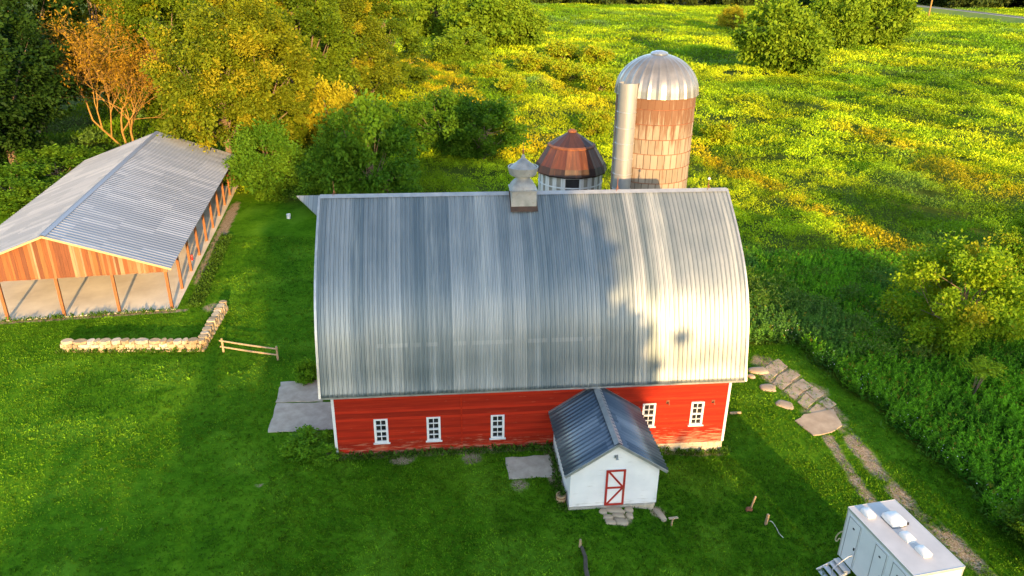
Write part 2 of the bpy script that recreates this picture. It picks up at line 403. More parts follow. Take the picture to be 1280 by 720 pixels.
# ------------------------------------------------------------------ road far off
def ribbon(name, pts, w, z, mat):
    b = MB(); pts = [Vector((p[0], p[1], 0)) for p in pts]; vs = []
    for k, p in enumerate(pts):
        d = (pts[min(k + 1, len(pts) - 1)] - pts[max(k - 1, 0)]).normalized(); n = Vector((-d.y, d.x, 0))
        for s in (-1, 1):
            q = p + n * s * w / 2; vs.append((q.x, q.y, z))
    b.add(vs, [(2 * k, 2 * k + 1, 2 * k + 3, 2 * k + 2) for k in range(len(pts) - 1)])
    return tag(b.build(name, mat), kind='structure')
M['asphalt'] = simple('asphalt', (0.04, 0.04, 0.042), (0.065, 0.063, 0.06), 0.2, 0.9, 0, 0)
M['verge'] = simple('dry_verge', (0.13, 0.19, 0.012), (0.25, 0.26, 0.02), 0.1, 0.95, 0, 0)
M['gravel'] = simple('gravel_shoulder', (0.30, 0.27, 0.24), (0.45, 0.42, 0.38), 0.3, 0.95, 0, 0)
RP = [at(1090, 3, 0.3), at(1140, 10, 0.3), at(1210, 18, 0.3), at(1290, 28, 0.3), at(1400, 43, 0.3)]
dirr = (RP[-1] - RP[0]).normalized(); nrm = Vector((-dirr.y, dirr.x, 0))
if nrm.x < 0: nrm = -nrm
bk = MB(); vs = []
for p in RP:
    for o_, z_ in ((-11, -1.5), (-4.6, 1.9), (4.6, 1.9), (11, -1.5)): q = p + nrm * o_; vs.append((q.x, q.y, z_))
bk.add(vs, [(4 * k + j, 4 * k + j + 1, 4 * k + j + 5, 4 * k + j + 4) for k in range(len(RP) - 1) for j in range(3)])
tag(bk.build('road_embankment', M['verge']), kind='structure')
ribbon('road', RP, 6, 1.93, M['asphalt'])
ribbon('road_shoulder', [p - nrm * 3.8 for p in RP], 1.4, 1.92, M['gravel'])

# ------------------------------------------------------------------ barn
barn = empty('barn', BL, BARN_A, 'long red clapboard barn with big curved corrugated metal roof and white framed windows', 'barn')
BW, BD, RIDGE = 20.9, 10.4, 12.6
PROF = [(-0.60, 3.92), (-0.46, 4.35), (-0.34, 4.80), (-0.22, 5.40), (-0.06, 6.10), (0.14, 6.85), (0.38, 7.50), (0.70, 8.20), (1.15, 8.95), (1.75, 9.70), (2.45, 10.40), (3.25, 11.12), (4.2, 11.86), (5.2, 12.6)]
PROF = PROF + [(BD - v, z) for v, z in PROF[-2::-1]]
# wall of clapboards, openings left for the windows
WIN = [(2.39, 1.42), (5.10, 1.40), (8.45, 1.36), (16.56, 1.64), (19.22, 1.60)]     # centre u, centre z
WW, WH = 0.66, 1.36
b = MB(); ch = 0.155; z = -0.22; rc = random.Random(31)
while z < 4.45:
    z1 = z + ch
    cuts = [(c - WW / 2, c + WW / 2) for c, cz in WIN if z1 > cz - WH / 2 + 0.02 and z < cz + WH / 2 - 0.02]
    u = 0.0; spans = []
    for a, e in sorted(cuts): spans.append((u, a)); u = e
    spans.append((u, BW))
    tone = rc.uniform(.62, 1.12)
    for a, e in spans:
        b.add([(a, -0.042, z), (e, -0.036, z), (e, -0.006, z1), (a, -0.006, z1), (a, 0.08, z), (e, 0.08, z), (e, 0.08, z1), (a, 0.08, z1)],
              [(0, 1, 2, 3), (0, 4, 5, 1), (0, 3, 7, 4), (1, 5, 6, 2)], None, (tone, tone, tone))
    z = z1
for e0, e1 in ((BD - 0.1, BD),): b.box(0, BW, e0, e1, -0.95, 4.2)
wall = b.build('wall', M['red'], barn)
b = MB()
gp = [(v, z) for v, z in PROF if 0 <= v <= BD]; gp = [(0.085, -0.2), (0.085, 6.2)] + [(v + 0.0, z - 0.12) for v, z in gp if 0.1 < v < BD - 0.1] + [(BD - 0.105, 6.2), (BD - 0.105, -0.9)]
for u0_, u1_ in ((0.0, 0.08), (BW - 0.08, BW)):
    b = MB(); n = len(gp); vs = [(u0_, v, z) for v, z in gp] + [(u1_, v, z) for v, z in gp]
    b.add(vs, [tuple(range(n)), tuple(reversed(range(n, 2 * n)))] + [(k, k + n, (k + 1) % n + n, (k + 1) % n) for k in range(n)])
    b.build('gable_wall', M['red'], barn)
# stone foundation: coursed blocks
b = MB(); rr = random.Random(4)
zc = -1.35
while zc < -0.24:
    h = min(rr.uniform(0.17, 0.26), -0.22 - zc); u = 0.02
    while u < BW - 0.05:
        w = min(rr.uniform(0.3, 0.75), BW - 0.03 - u); k = rr.uniform(0.75, 1.0); p = rr.uniform(-0.07, -0.035)
        if u > 10: b.box(u + 0.008, u + w - 0.008, p, 0.2, zc + 0.006, zc + h - 0.006, (0.62 * k, 0.53 * k, 0.38 * k))
        u += w
    zc += h
b.box(0.05, BW - 0.05, -0.025, 0.25, -1.4, -0.24, (0.40, 0.35, 0.27)); b.box(0.05, BW - 0.05, BD - 0.25, BD - 0.02, -1.4, -0.97, (0.4, 0.35, 0.27))
b.build('foundation', M['stones'], barn)
for u_ in (-0.03, BW - 0.11):
    MB().box(u_, u_ + 0.14, -0.06, 0.10, -0.22, 4.1).build('corner_trim', M['white'], barn, bevel=0.008)
# roof: corrugated sheets following the arch
def arc(prof):
    s = [0]
    for (a, c), (d, e) in zip(prof[:-1], prof[1:]): s.append(s[-1] + math.hypot(d - a, e - c))
    return s
def smooth_prof(prof, k=3):
    P = np.array(prof); out = []
    for i_ in range(len(P) - 1):
        p0 = P[max(i_ - 1, 0)]; p1 = P[i_]; p2 = P[i_ + 1]; p3 = P[min(i_ + 2, len(P) - 1)]
        for j in range(k):
            t = j / k
            out.append(tuple(0.5 * (2 * p1 + (p2 - p0) * t + (2 * p0 - 5 * p1 + 4 * p2 - p3) * t * t + (3 * p1 - p0 - 3 * p2 + p3) * t ** 3)))
    return out + [tuple(P[-1])]
half = len(PROF) // 2
RP1 = smooth_prof(PROF[:half + 1], 2); RPF = RP1 + [(BD - v, z) for v, z in RP1[-2::-1]]
def corrugated(u0_, u1_, prof, pitch, depth, dents=0.0, shape='rib'):
    b = MB(); S = arc(prof); nu = int((u1_ - u0_) / pitch) ; us = []
    for k in range(nu):
        base = u0_ + (u1_ - u0_) * k / nu; w = (u1_ - u0_) / nu
        if shape == 'rib': us += [(base, 0), (base + w * .62, 0), (base + w * .72, depth), (base + w * .88, depth), (base + w * .98, 0)]
        else: us += [(base + w * q / 6, depth * 0.5 * (1 - math.cos(2 * math.pi * q / 6))) for q in range(6)]
    us.append((u1_, 0)); vs = []; uvs = []; m = len(us)
    for i_, (v, z) in enumerate(prof):
        a = prof[max(i_ - 1, 0)]; c = prof[min(i_ + 1, len(prof) - 1)]
        t = Vector((c[0] - a[0], c[1] - a[1])).normalized(); nx, nz = -t.y, t.x
        for u, d in us:
            dd = d + (dents * (float(vnoise(u * 1.0, S[i_], 0.9, 8)) - 0.5) if dents else 0)
            vs.append((u, v + nx * dd, z + nz * dd)); uvs.append((u, S[i_]))
    fs = [(i_ * m + k, i_ * m + k + 1, (i_ + 1) * m + k + 1, (i_ + 1) * m + k) for i_ in range(len(prof) - 1) for k in range(m - 1)]
    b.add(vs, fs, uvs); return b
RU0, RU1 = -0.42, 21.38
roof = corrugated(RU0, RU1, RPF, 0.235, 0.045, 0.035).build('roof', M['barnroof'], barn, smooth=True, angle=32)
sm = roof.modifiers.new('thickness', 'SOLIDIFY'); sm.thickness = 0.03; sm.offset = -1
# ridge cap, eave gutter, rake trim
b = MB(); b.prism([(0, 0)], 0, 0) if False else None
for s in (-1, 1): b.add([(RU0, 5.2, RIDGE + 0.06), (RU1, 5.2, RIDGE + 0.06), (RU1, 5.2 + s * 0.22, RIDGE - 0.085), (RU0, 5.2 + s * 0.22, RIDGE - 0.085)], [(0, 1, 2, 3) if s < 0 else (3, 2, 1, 0)])
b.build('ridge_cap', M['galv'], roof)
b = MB(); b.beam((RU0, -0.55, 3.87), (RU1, -0.55, 3.87), 0.06, 0.12); b.beam((RU0, BD + .55, 3.87), (RU1, BD + .55, 3.87), 0.06, 0.12)
b.build('eave_trim', M['galv'], roof)
b = MB(); b.box(0, BW, -0.50, 0.0, 4.0, 4.04); b.build('soffit', M['white'], roof)
for u_ in (RU0 - 0.03, RU1 + 0.03):
    b = MB()
    for (a, c), (d, e) in zip(RPF[:-1], RPF[1:]):
        b.beam((u_, a, c - 0.04), (u_, d, e - 0.04), 0.10, 0.12, None, (1, 0, 0))
    b.build('rake_trim', M['galv'], roof)
# hay hood: the pointed roof wing over the left gable
b = MB(); tip = (-1.62, 5.2, RIDGE + 0.02)
for s in (-1, 1):
    q = (RU0 - 0.02, 5.2 + s * 1.05, RIDGE - 0.78); rdg = (RU0 - 0.02, 5.2, RIDGE + 0.02)
    t2, q2, r2 = [(p[0], p[1], p[2] - 0.06) for p in (tip, q, rdg)]
    f = [(0, 1, 2), (3, 5, 4), (0, 3, 4, 1), (1, 4, 5, 2)]
    b.add([tip, q, rdg, t2, q2, r2], f if s > 0 else [tuple(reversed(x)) for x in f], [(p[0], 8 + p[2] - 12) for p in (tip, q, rdg, t2, q2, r2)])
b.build('hay_hood', M['barnroof'], barn)
# windows: white frame, muntins, dark glass
for c, cz in WIN:
    b = MB(); w, h = WW / 2, WH / 2; y0, y1 = -0.06, 0.06; t = 0.085
    b.box(c - w - .03, c - w + t, y0, y1, cz - h, cz + h); b.box(c + w - t, c + w + .03, y0, y1, cz - h, cz + h)
    b.box(c - w - .03, c + w + .03, y0 - .006, y1, cz + h, cz + h + t); b.box(c - w + t, c + w - t, y0 + .01, y1, cz - h, cz - h + .07)
    b.box(c - w + t, c + w - t, y0 + .02, y1, cz - .045, cz + .045); b.box(c - .02, c + .02, y0 + .025, y1 - .02, cz - h + .07, cz - .045); b.box(c - .02, c + .02, y0 + .025, y1 - .02, cz + .045, cz + h)
    for zz in (cz + h * .5 + .02, cz - h * .5 + .01): b.box(c - w + t, c - .02, y0 + .028, y1 - .02, zz - .018, zz + .018); b.box(c + .02, c + w - t, y0 + .028, y1 - .02, zz - .018, zz + .018)
    wo_ = b.build('window', M['white'], barn, bevel=0.005)
    MB().box(c - w - .10, c + w + .10, -.12, .05, cz - h - .06, cz - h - .002).build('sill', M['white'], wo_, bevel=0.006)
    MB().box(c - w + .01, c + w - .01, .045, .075, cz - h + .01, cz + h - .01).build('pane', M['glass'], wo_)
MB().box(6.52, 6.60, -.055, -.02, -.2, 4.0).build('seam_board', M['red'], barn)
for u_, z_ in ((17.55, 2.45), (20.05, 2.35)):
    b = MB(); b.box(u_ - .09, u_ + .09, -.05, -.026, z_ - .1, z_ + .1); b.tube([(u_, -.05, z_), (u_, -.2, z_ + .02), (u_, -.26, z_ - .06)], [.025, .025, .05], 8); b.build('wall_bracket', M['rust'], barn)
# lightning rods
for u_, ball in ((0.3, 0), (15.3, 0), (20.35, 1)):
    b = MB(); b.tube([(u_, 5.2, RIDGE), (u_, 5.2, RIDGE + .75)], [.02, .012], 6)
    for k in range(3):
        t = k * 2.1; b.tube([(u_ + .16 * math.cos(t), 5.2 + .16 * math.sin(t), RIDGE - .1), (u_, 5.2, RIDGE + .3)], .012, 5)
    ro = b.build('lightning_rod', M['rust'], barn)
    if ball:
        MB().lathe([(0.001, RIDGE + .5)] + [(.075 * math.sin(a), RIDGE + .575 - .075 * math.cos(a)) for a in np.linspace(.3, 2.8, 7)] + [(0.001, RIDGE + .65)], 12, u_, 5.2).build('glass_ball', M['white'], ro, True)
# ventilator cupola
CU, CV = 10.15, 5.0
def sqr(z, r, n=0): return [(CU + sx * r, CV + sy * r, z) for sx, sy in ((-1, -1), (1, -1), (1, 1), (-1, 1))]
def loft(rings):
    b = MB(); vs = [p for r_ in rings for p in r_]; n = len(rings[0])
    fs = [(i_ * n + k, i_ * n + (k + 1) % n, (i_ + 1) * n + (k + 1) % n, (i_ + 1) * n + k) for i_ in range(len(rings) - 1) for k in range(n)]
    return b.add(vs, fs + [tuple(range((len(rings) - 1) * n, len(rings) * n))])
M['oldpaint'] = None
def m_oldgalv():
    t = NT('spotted_galvanised', 0.55, 0.25); v = t.coord('Object'); n = t.noise(v, 6, 7, 0.7); n2 = t.noise(v, 1.8, 4)
    c = t.ramp(n2, [(0.3, (0.15, 0.155, 0.16)), (0.7, (0.29, 0.29, 0.285))]); t.base(t.mix(t.ramp(n, [(0.58, 0.0), (0.72, 0.7)]), c, (0.11, 0.07, 0.045))); return t.m
M['oldpaint'] = m_oldgalv()
vent = loft([sqr(11.7, .68), sqr(12.85, .66)]).build('cupola', M['oldpaint'], barn, bevel=.02)
fl = MB(); fl.prism([(CU - .88, 0), (CU + .88, 0), (CU + .88, .05), (CU - .88, .05)], 0, 0) if False else None
b = MB()
for s in (-1, 1):
    z0 = RIDGE - .02 - .95 * .74; zt = RIDGE + .10
    b.add([(CU - .72, 5.2, zt), (CU + .72, 5.2, zt), (CU + .72, 5.2 + s * 1.15, RIDGE - .72), (CU - .72, 5.2 + s * 1.15, RIDGE - .72)], [(0, 1, 2, 3) if s < 0 else (3, 2, 1, 0)])
b.build('flashing', simple('dark_flashing', (.03, .016, .01), (.07, .035, .02), 3, .8, 0, .1), vent)
def rsq(z, r, k, n=32):                                       # square morphing to circle, k=1 circle
    out = []
    for q in range(n):
        t = 2 * math.pi * (q + .5) / n; cx_, sy_ = math.cos(t), math.sin(t); m_ = max(abs(cx_), abs(sy_))
        rr_ = (1 - k) * r / m_ + k * r; out.append((CU + rr_ * cx_, CV + rr_ * sy_, z))
    return out
loft([rsq(12.85, .72, 0), rsq(12.92, .72, 0), rsq(12.93, .66, .05), rsq(13.1, .62, .25), rsq(13.3, .50, .6), rsq(13.42, .38, .9), rsq(13.5, .36, 1), rsq(13.7, .36, 1)]).build('vent_body', M['oldpaint'], vent, True)
MB().lathe([(.30, 13.60), (.66, 13.62), (.70, 13.66), (.79, 14.00), (.80, 14.06), (.74, 14.06), (.72, 13.99), (.12, 14.48), (.07, 14.66), (.001, 14.70)], 32, CU, CV, rib=lambda k: .0 if k % 4 else .02).build('vent_cap', M['oldpaint'], vent, True, angle=22)
MB().lathe([(.05, 14.72), (.03, 14.85), (.06, 14.9), (.03, 14.96), (.012, 15.0), (.008, 15.45), (.001, 15.46)], 10, CU, CV).build('finial', M['rust'], vent, True)

# ------------------------------------------------------------------ white shed
SU0, SU1, SV0, SV1 = 11.47, 15.66, -5.11, -0.07; SA = 13.56
shed = empty('white_shed', brn(SU0, SV0, 0), BARN_A, 'small white gabled shed with dark ribbed metal roof and red braced door', 'shed')
W_ = SU1 - SU0; D_ = SV1 - SV0; AX = SA - SU0
b = MB(); zc = 0.11; EZ, PZ = 2.13, 3.62
def gable_w(z_): return (0, W_) if z_ <= EZ else (AX * (z_ - EZ) / (PZ - EZ), W_ - (W_ - AX) * (z_ - EZ) / (PZ - EZ))
while zc < PZ - .02:                                          # front and side clapboards
    z1 = min(zc + .19, PZ); a0, e0 = gable_w(zc); a1, e1 = gable_w(z1)
    b.add([(a0, -.016, zc), (e0, -.016, zc), (e1, -.006, z1), (a1, -.006, z1), (a0, .08, zc), (e0, .08, zc), (e1, .08, z1), (a1, .08, z1)], [(0, 1, 2, 3), (0, 4, 5, 1), (7, 6, 5, 4)])
    if zc < EZ - .02:
        z2 = min(z1, EZ)
        for x, s in ((0, -1), (W_, 1)):
            f = (0, 1, 2, 3) if s > 0 else (3, 2, 1, 0)
            b.add([(x + s * .016, -.01, zc), (x + s * .016, D_, zc), (x + s * .006, D_, z2), (x + s * .006, -.01, z2)], [f])
    zc = z1
b.box(.0, .09, .081, D_, .11, EZ); b.box(W_ - .09, W_, .081, D_, .11, EZ)
b.build('wall', M['shedwhite'], shed)
b = MB(); rr = random.Random(9)
for x0 in np.arange(-.06, W_ - .1, .52): b.box(x0, min(x0 + .51, W_ + .06), -.10 - rr.uniform(0, .03), .2, -.65, .105 - rr.uniform(0, .03), (.50, .44, .34))
b.box(-.06, .1, .2, D_ - .05, -.6, .10, (.5, .45, .36)); b.box(W_ - .1, W_ + .06, .2, D_ - .05, -1.2, .10, (.5, .45, .36)); b.build('foundation', M['stones'], shed)
for x in (-.02, W_ - .07): MB().box(x, x + .09, -.035, .02, .115, EZ).build('corner_trim', M['shedwhite'], shed)
RZ = 3.74; EU0, EU1 = -.33, W_ + .33; EVZ = 2.10
pl_ = corrugated(-.27, D_ + .0, [(0, 0), (math.hypot(AX - EU0, RZ - EVZ), 0)], .17, .04, 0, 'wave')
def slope_part(b, xa, za, xb, zb, y0):
    out = MB(); L = math.hypot(xb - xa, zb - za); t = ((xb - xa) / L, (zb - za) / L); nz = (-t[1], t[0]) if t[0] > 0 else (t[1], -t[0])
    out.add([(xa + t[0] * v + nz[0] * z, u + y0, za + t[1] * v + nz[1] * z) for (u, v, z) in b.v], b.f if t[0] < 0 else [tuple(reversed(f)) for f in b.f], b.uv); return out
for nm, (xa, za, xb, zb) in (('roof', (EU0, EVZ, AX, RZ)), ('roof', (EU1, EVZ, AX, RZ))):
    L = math.hypot(xb - xa, zb - za); b = corrugated(-.27, D_, [(0, 0), (L * .5, 0), (L, 0)], .28, .085, 0.0, 'wave')
    o = slope_part(b, xa, za, xb, zb, 0).build('roof_slope', M['shedroof'], shed, True, angle=60)
    s_ = o.modifiers.new('thickness', 'SOLIDIFY'); s_.thickness = .03; s_.offset = -1 if xa < xb else 1
b = MB()
for s in (-1, 1):
    dx = s * .2; dz = -.2 * (RZ - EVZ) / (AX - EU0)
    b.add([(AX, -.29, RZ + .12), (AX, D_, RZ + .12), (AX + dx, D_, RZ + .12 + dz), (AX + dx, -.29, RZ + .12 + dz)], [(0, 1, 2, 3) if s > 0 else (3, 2, 1, 0)])
b.build('ridge_cap', M['galv'], shed)
b = MB()
for x, z_ in ((EU0, EVZ), (EU1, EVZ)):
    b.beam((x, -.285, z_ - .03), (AX, -.285, RZ - .03), .05, .13, None, (0, 0, 1))
b.build('rake_trim', M['galv'], shed)
b = MB()
for x, z_ in ((EU0, EVZ), (EU1, EVZ)): b.beam((x, D_ - .06, z_ + .07), (AX, D_ - .06, RZ + .07), .14, .07, None, (0, 0, 1))
b.build('wall_flashing', M['galv'], shed)
# braced door
DX0, DX1, DZ0, DZ1 = 1.66, 2.60, .13, 2.18
M['doorred'] = simple('door_red_paint', (0.28, 0.012, 0.006), (0.36, 0.02, 0.01), 3, .55, 0, .1)
dr = MB().box(DX0, DX1, -.06, -.02, DZ0, DZ1).build('door', M['shedwhite'], shed, bevel=.004)
b = MB(); t = .105
b.box(DX0, DX0 + t, -.085, -.06, DZ0, DZ1); b.box(DX1 - t, DX1, -.085, -.06, DZ0, DZ1)
b.box(DX0 + t, DX1 - t, -.084, -.06, DZ1 - t, DZ1); b.box(DX0 + t, DX1 - t, -.084, -.06, DZ0, DZ0 + t); zm = (DZ0 + DZ1) / 2; b.box(DX0 + t, DX1 - t, -.084, -.06, zm - t / 2, zm + t / 2)
b.beam((DX0 + t + .03, -.071, DZ1 - t), (DX1 - t - .02, -.071, zm + t / 2), .022, t * .9, None, (1, 0, .3)); b.beam((DX0 + t + .03, -.071, DZ0 + t), (DX1 - t - .02, -.071, zm - t / 2), .022, t * .9, None, (1, 0, -.3))
b.build('door_brace', M['doorred'], dr)
b = MB(); b.box(DX1 - .09, DX1 - .05, -.12, -.086, 1.0, 1.16); b.build('handle', M['rust'], dr)
b = MB(); b.box(2.0, 2.16, -.05, -.018, 2.82, 3.0); b.tube([(2.08, -.05, 2.93), (2.08, -.2, 2.97), (2.08, -.27, 2.88)], [.025, .03, .08], 10); b.build('wall_lamp', M['galv'], shed)

# ------------------------------------------------------------------ silo
SX, SY, SR = 9.28, 50.3, 2.58; sz = float(gz(SX, SY))
silo = empty('silo', (SX, SY, sz), 0, 'tall stave silo with ribbed metal dome and side chute behind the barn', 'silo')
WT = 16.15 - sz
def m_silo():
    t = NT('silo_staves', .85); uv = t.n('TexCoord').outputs['UV']; br = t.n('TexBrick'); t.l(uv, br.inputs[0]); br.offset = .5
    br.inputs['Scale'].default_value = 1; br.inputs['Brick Width'].default_value = .45; br.inputs['Row Height'].default_value = .95; br.inputs['Mortar Size'].default_value = .022
    br.inputs['Color1'].default_value = (.185, .145, .10, 1); br.inputs['Color2'].default_value = (.25, .20, .145, 1); br.inputs['Mortar'].default_value = (.05, .03, .018, 1); br.inputs['Bias'].default_value = 0
    mp = t.n('Mapping'); t.l(uv, mp.inputs[0]); mp.inputs['Scale'].default_value = (2.2, .25, 1); st = t.noise(mp.outputs[0], 1.8, 6, .65)
    sp = t.n('SeparateXYZ'); t.l(uv, sp.inputs[0]); top = t.ramp(t.math('DIVIDE', sp.outputs[1], 17.0), [(.78, 0.0), (.96, .30)])
    rust = t.ramp(t.math('ADD', st, top), [(.55, 0.0), (.74, .85)])
    c = t.mix(rust, br.outputs[0], (.10, .035, .010)); t.base(c); t.bump(br.outputs[1], -.4, .02); return t.m
b = MB().lathe([(SR, -.3), (SR, 4), (SR, 8), (SR, 12), (SR, WT)], 72); b.build('stave_wall', m_silo(), silo, True)
b = MB()
for k in range(18): 
    z_ = (k + 1) * .95
    if z_ < WT - .1: MB().lathe([(SR + .002, z_ - .022), (SR + .03, z_ - .012), (SR + .03, z_ + .012), (SR + .002, z_ + .022)], 64).build('hoop', M['rust'], silo, True)
def dome_pt(a): return ((SR + .06) * math.cos(a), WT + 2.38 * math.sin(a))
M['dome'] = simple('dome_metal', (.17, .165, .16), (.26, .25, .24), 1.2, .34, .6, .05)
NS = 26
b = MB().lathe([(SR + .08, WT - .12)] + [dome_pt(a) for a in np.linspace(0, 1.40, 14)], NS * 4, rib=lambda k: .028 if k % 4 == 0 else 0)
dome = b.build('dome', M['dome'], silo, True, angle=12)
b = MB(); b.lathe([(.52, WT + 2.29), (.56, WT + 2.38), (.50, WT + 2.46), (.25, WT + 2.54), (.001, WT + 2.57)], 24); b.build('dome_cap', simple('cap_metal', (.25, .3, .36), (.4, .45, .5), 2, .4, .7, 0), dome, True)
CHX, CHY = -2.12, -1.95; CHT = 16.95 - sz
b = MB(); b.lathe([(.60, -.2), (.60, 5), (.60, 10), (.60, CHT)], 28, CHX, CHY, R(115), R(395)); b.lathe([(.56, CHT), (.56, 10), (.56, 5), (.56, -.2)], 28, CHX, CHY, R(115), R(395))
b.lathe([(.60, CHT), (.56, CHT)], 28, CHX, CHY, R(115), R(395))
chute = b.build('chute', simple('chute_metal', (.20, .20, .20), (.30, .29, .28), 1.5, .5, .4, .08, (1, 1, .2)), silo, True)
for k in range(16): MB().lathe([(.601, .9 + k), (.622, .92 + k), (.622, .96 + k), (.601, .98 + k)], 24, CHX, CHY, R(115), R(395)).build('chute_band', M['galv'], chute, True)

# ------------------------------------------------------------------ corn crib
KX, KY = 4.22, 54.5; kz = float(gz(KX, KY)); KR = 2.33
crib = empty('corn_crib', (KX, KY, kz), 0, 'round slatted corn crib with rusty two pitch cone roof beside the silo', 'corn crib')
KW = 9.85 - kz
b = MB(); n = 44; rr = random.Random(2)
for k in range(n):
    t = 2 * math.pi * k / n
    if abs(((t - R(-88) + math.pi) % (2 * math.pi)) - math.pi) < .22: continue
    c = (.72, .72, .70) if k % 2 else (.33, .31, .26); r_ = KR if k % 2 else KR - .05; w = KR * math.pi / n * (1.0 if k % 2 else .95); j = rr.uniform(.85, 1)
    Mx = Matrix.Rotation(t, 4, 'Z') @ Matrix.Translation((r_, 0, 0)); b.box(-.03, .02, -w, w, -.2, KW, tuple(q * j for q in c), Mx)
b.build('slatted_wall', M['boards'], crib)
b = MB()
for z_ in (KW - .9, KW - 2.4, KW - 4): b.lathe([(KR + .01, z_ - .05), (KR + .05, z_ - .04), (KR + .05, z_ + .04), (KR + .01, z_ + .05)], 44)
b.build('hoops', M['white'], crib)
MB().lathe([(KR - .25, -.1), (KR - .25, KW - .05)], 32).build('dark_interior', M['dark'], crib)  # near-black cylinder; the shade inside the crib is put into its colour
b = MB(); b.box(-.62, -.54, -KR - .06, -KR + .1, 3, KW - .05); b.box(.54, .62, -KR - .06, -KR + .1, 3, KW - .05); b.box(-.54, .54, -KR - .05, -KR + .1, KW - .2, KW - .05); b.build('hatch_frame', M['white'], crib)
def m_crib(name, a, b_, metal):
    t = NT(name, .6, metal); mp = t.n('Mapping'); t.l(t.n('TexCoord').outputs['UV'], mp.inputs[0]); mp.inputs['Scale'].default_value = (1.6, .25, 1); nn = t.noise(mp.outputs[0], 2.6, 7, .65)
    t.base(t.ramp(nn, [(.32, a), (.58, b_), (.74, (.18, .07, .02))])); t.bump(nn, .2, .02); return t.m
e = KW; rib3 = lambda k: .035 if k % 4 == 0 else 0
rf = MB().lathe([(KR + .10, e + .45), (1.66, e + 1.74)], 56, rib=rib3).build('roof', m_crib('rusty_roof', (.035, .009, .005), (.085, .022, .008), .1), crib, True, angle=8)
MB().lathe([(KR + .24, e - .12), (KR + .28, e - .02), (KR + .12, e + .48)], 56, rib=rib3).build('roof_skirt', m_crib('dark_rust', (.016, .009, .008), (.035, .015, .011), .2), rf, True, angle=8)
MB().lathe([(1.62, e + 1.76), (1.56, e + 1.84), (.28, e + 2.68), (.26, e + 2.74)], 56, rib=rib3).build('upper_roof', m_crib('purple_rust', (.025, .012, .012), (.06, .024, .02), .3), rf, True, angle=8)
b = MB().lathe([(1.72, e + 1.68), (1.75, e + 1.78), (1.58, e + 1.86)], 56); b.build('roof_ring', M['rust'], rf, True)
MB().lathe([(.33, e + 2.68), (.35, e + 2.76), (.2, e + 2.86), (.001, e + 2.92)], 20).build('roof_cap', M['rust'], rf, True)

# ------------------------------------------------------------------ pavilion
pv = empty('open_pavilion', PO, PAV_A, 'long open sided pavilion with ribbed pale metal roof and weathered board gable', 'pavilion')
PU0, PU1, PV1 = -14.8, 0.0, 33.0; PR = -7.4; PE, PT = 3.42, 6.30
M['slab'] = simple('pavilion_concrete', (.52, .44, .33), (.76, .67, .52), .35, .8, 0, .1)
MB().box(PU0 - .2, PU1 + .22, -.12, PV1 + .2, -.3, .05).build('floor_slab', M['slab'], pv, bevel=.01)
M['postwood'] = simple('stained_post', (.16, .055, .014), (.24, .095, .028), 3, .75, 0, .25, (4, 4, .5))
b = MB()
nb = 9; sp = PV1 / nb
posts = [(PU1 - .1, k * sp + .1) for k in range(nb + 1)] + [(PU0 + .1, k * sp + .1) for k in range(nb + 1)] + [(u, .1) for u in (-3.7, -7.4, -11.1)] + [(u, PV1 - .0) for u in (-3.7, -7.4, -11.1)]
for u, v in posts:
    MB().box(u - .1, u + .1, v - .1, v + .1, .05, 3.35).build('post', M['postwood'], pv, bevel=.012)
b = MB(); b.box(PU1 - .19, PU1 - .01, -.02, PV1 + .12, 3.06, 3.34); b.box(PU0 + .01, PU0 + .19, -.02, PV1 + .12, 3.06, 3.34); b.build('header_beam', M['postwood'], pv)
b = MB()
for k in range(nb + 1):
    v = k * sp + .1; v += .13 if k == 0 else 0
    b.box(PU0 + .2, PU1 - .2, v - .04, v + .04, 3.12, 3.3); b.beam((PU0, v, 3.38), (PR, v, PT - .16), .08, .16); b.beam((PU1, v, 3.38), (PR, v, PT - .16), .08, .16); b.box(PR - .06, PR + .06, v - .05, v + .05, 3.3, PT - .2)
b.build('trusses', M['wood'], pv)
# gable boards, each with its own weathered tone
for vv, th in ((-.06, .05), (PV1 + .14, .05)):
    b = MB(); rr = random.Random(5); u = PU0 - .1
    while u < PU1 + .1:
        w = rr.choice((.14, .2, .2, .28, .3)); e = min(u + w, PU1 + .1)
        top = lambda q: PE + .02 + (PT - PE - .05) * (1 - abs(q - PR) / (PR - PU0 + .42)) - .03
        c = rr.choice([(.24, .075, .016), (.32, .12, .03), (.28, .085, .02), (.38, .25, .13), (.34, .16, .06), (.20, .06, .018), (.36, .25, .14), (.34, .18, .07), (.30, .13, .035)])
        k = rr.uniform(.8, 1.05); lo = 3.02 - rr.uniform(0, .03)
        pts_ = [(u + .004, lo), (e - .004, lo), (e - .004, top(e))] + ([(PR, top(PR))] if u < PR < e else []) + [(u + .004, top(u))]
        b.prism(pts_, vv, vv + th + rr.uniform(0, .008), tuple(q * k * .8 for q in c)); u = e
    b.build('gable_boards', M['boards'], pv)
L = math.hypot(PU1 + .45 - PR, PT - PE)
for xa in (PU1 + .45, PU0 - .45):
    b = corrugated(-.45, PV1 + .5, [(0, 0), (L * .33, 0), (L * .66, 0), (L, 0)], .46, .045, .02)
    o = slope_part(b, xa, PE - .02, PR, PT, 0).build('roof_slope', M['pavroof'], pv)
    s_ = o.modifiers.new('thickness', 'SOLIDIFY'); s_.thickness = .025; s_.offset = -1 if xa < PR else 1
b = MB()
for s in (-1, 1): b.add([(PR, -.47, PT + .09), (PR, PV1 + .52, PT + .09), (PR + s * .25, PV1 + .52, PT + .0), (PR + s * .25, -.47, PT + .0)], [(0, 1, 2, 3) if s > 0 else (3, 2, 1, 0)])
b.build('ridge_cap', M['pavroof'], pv)
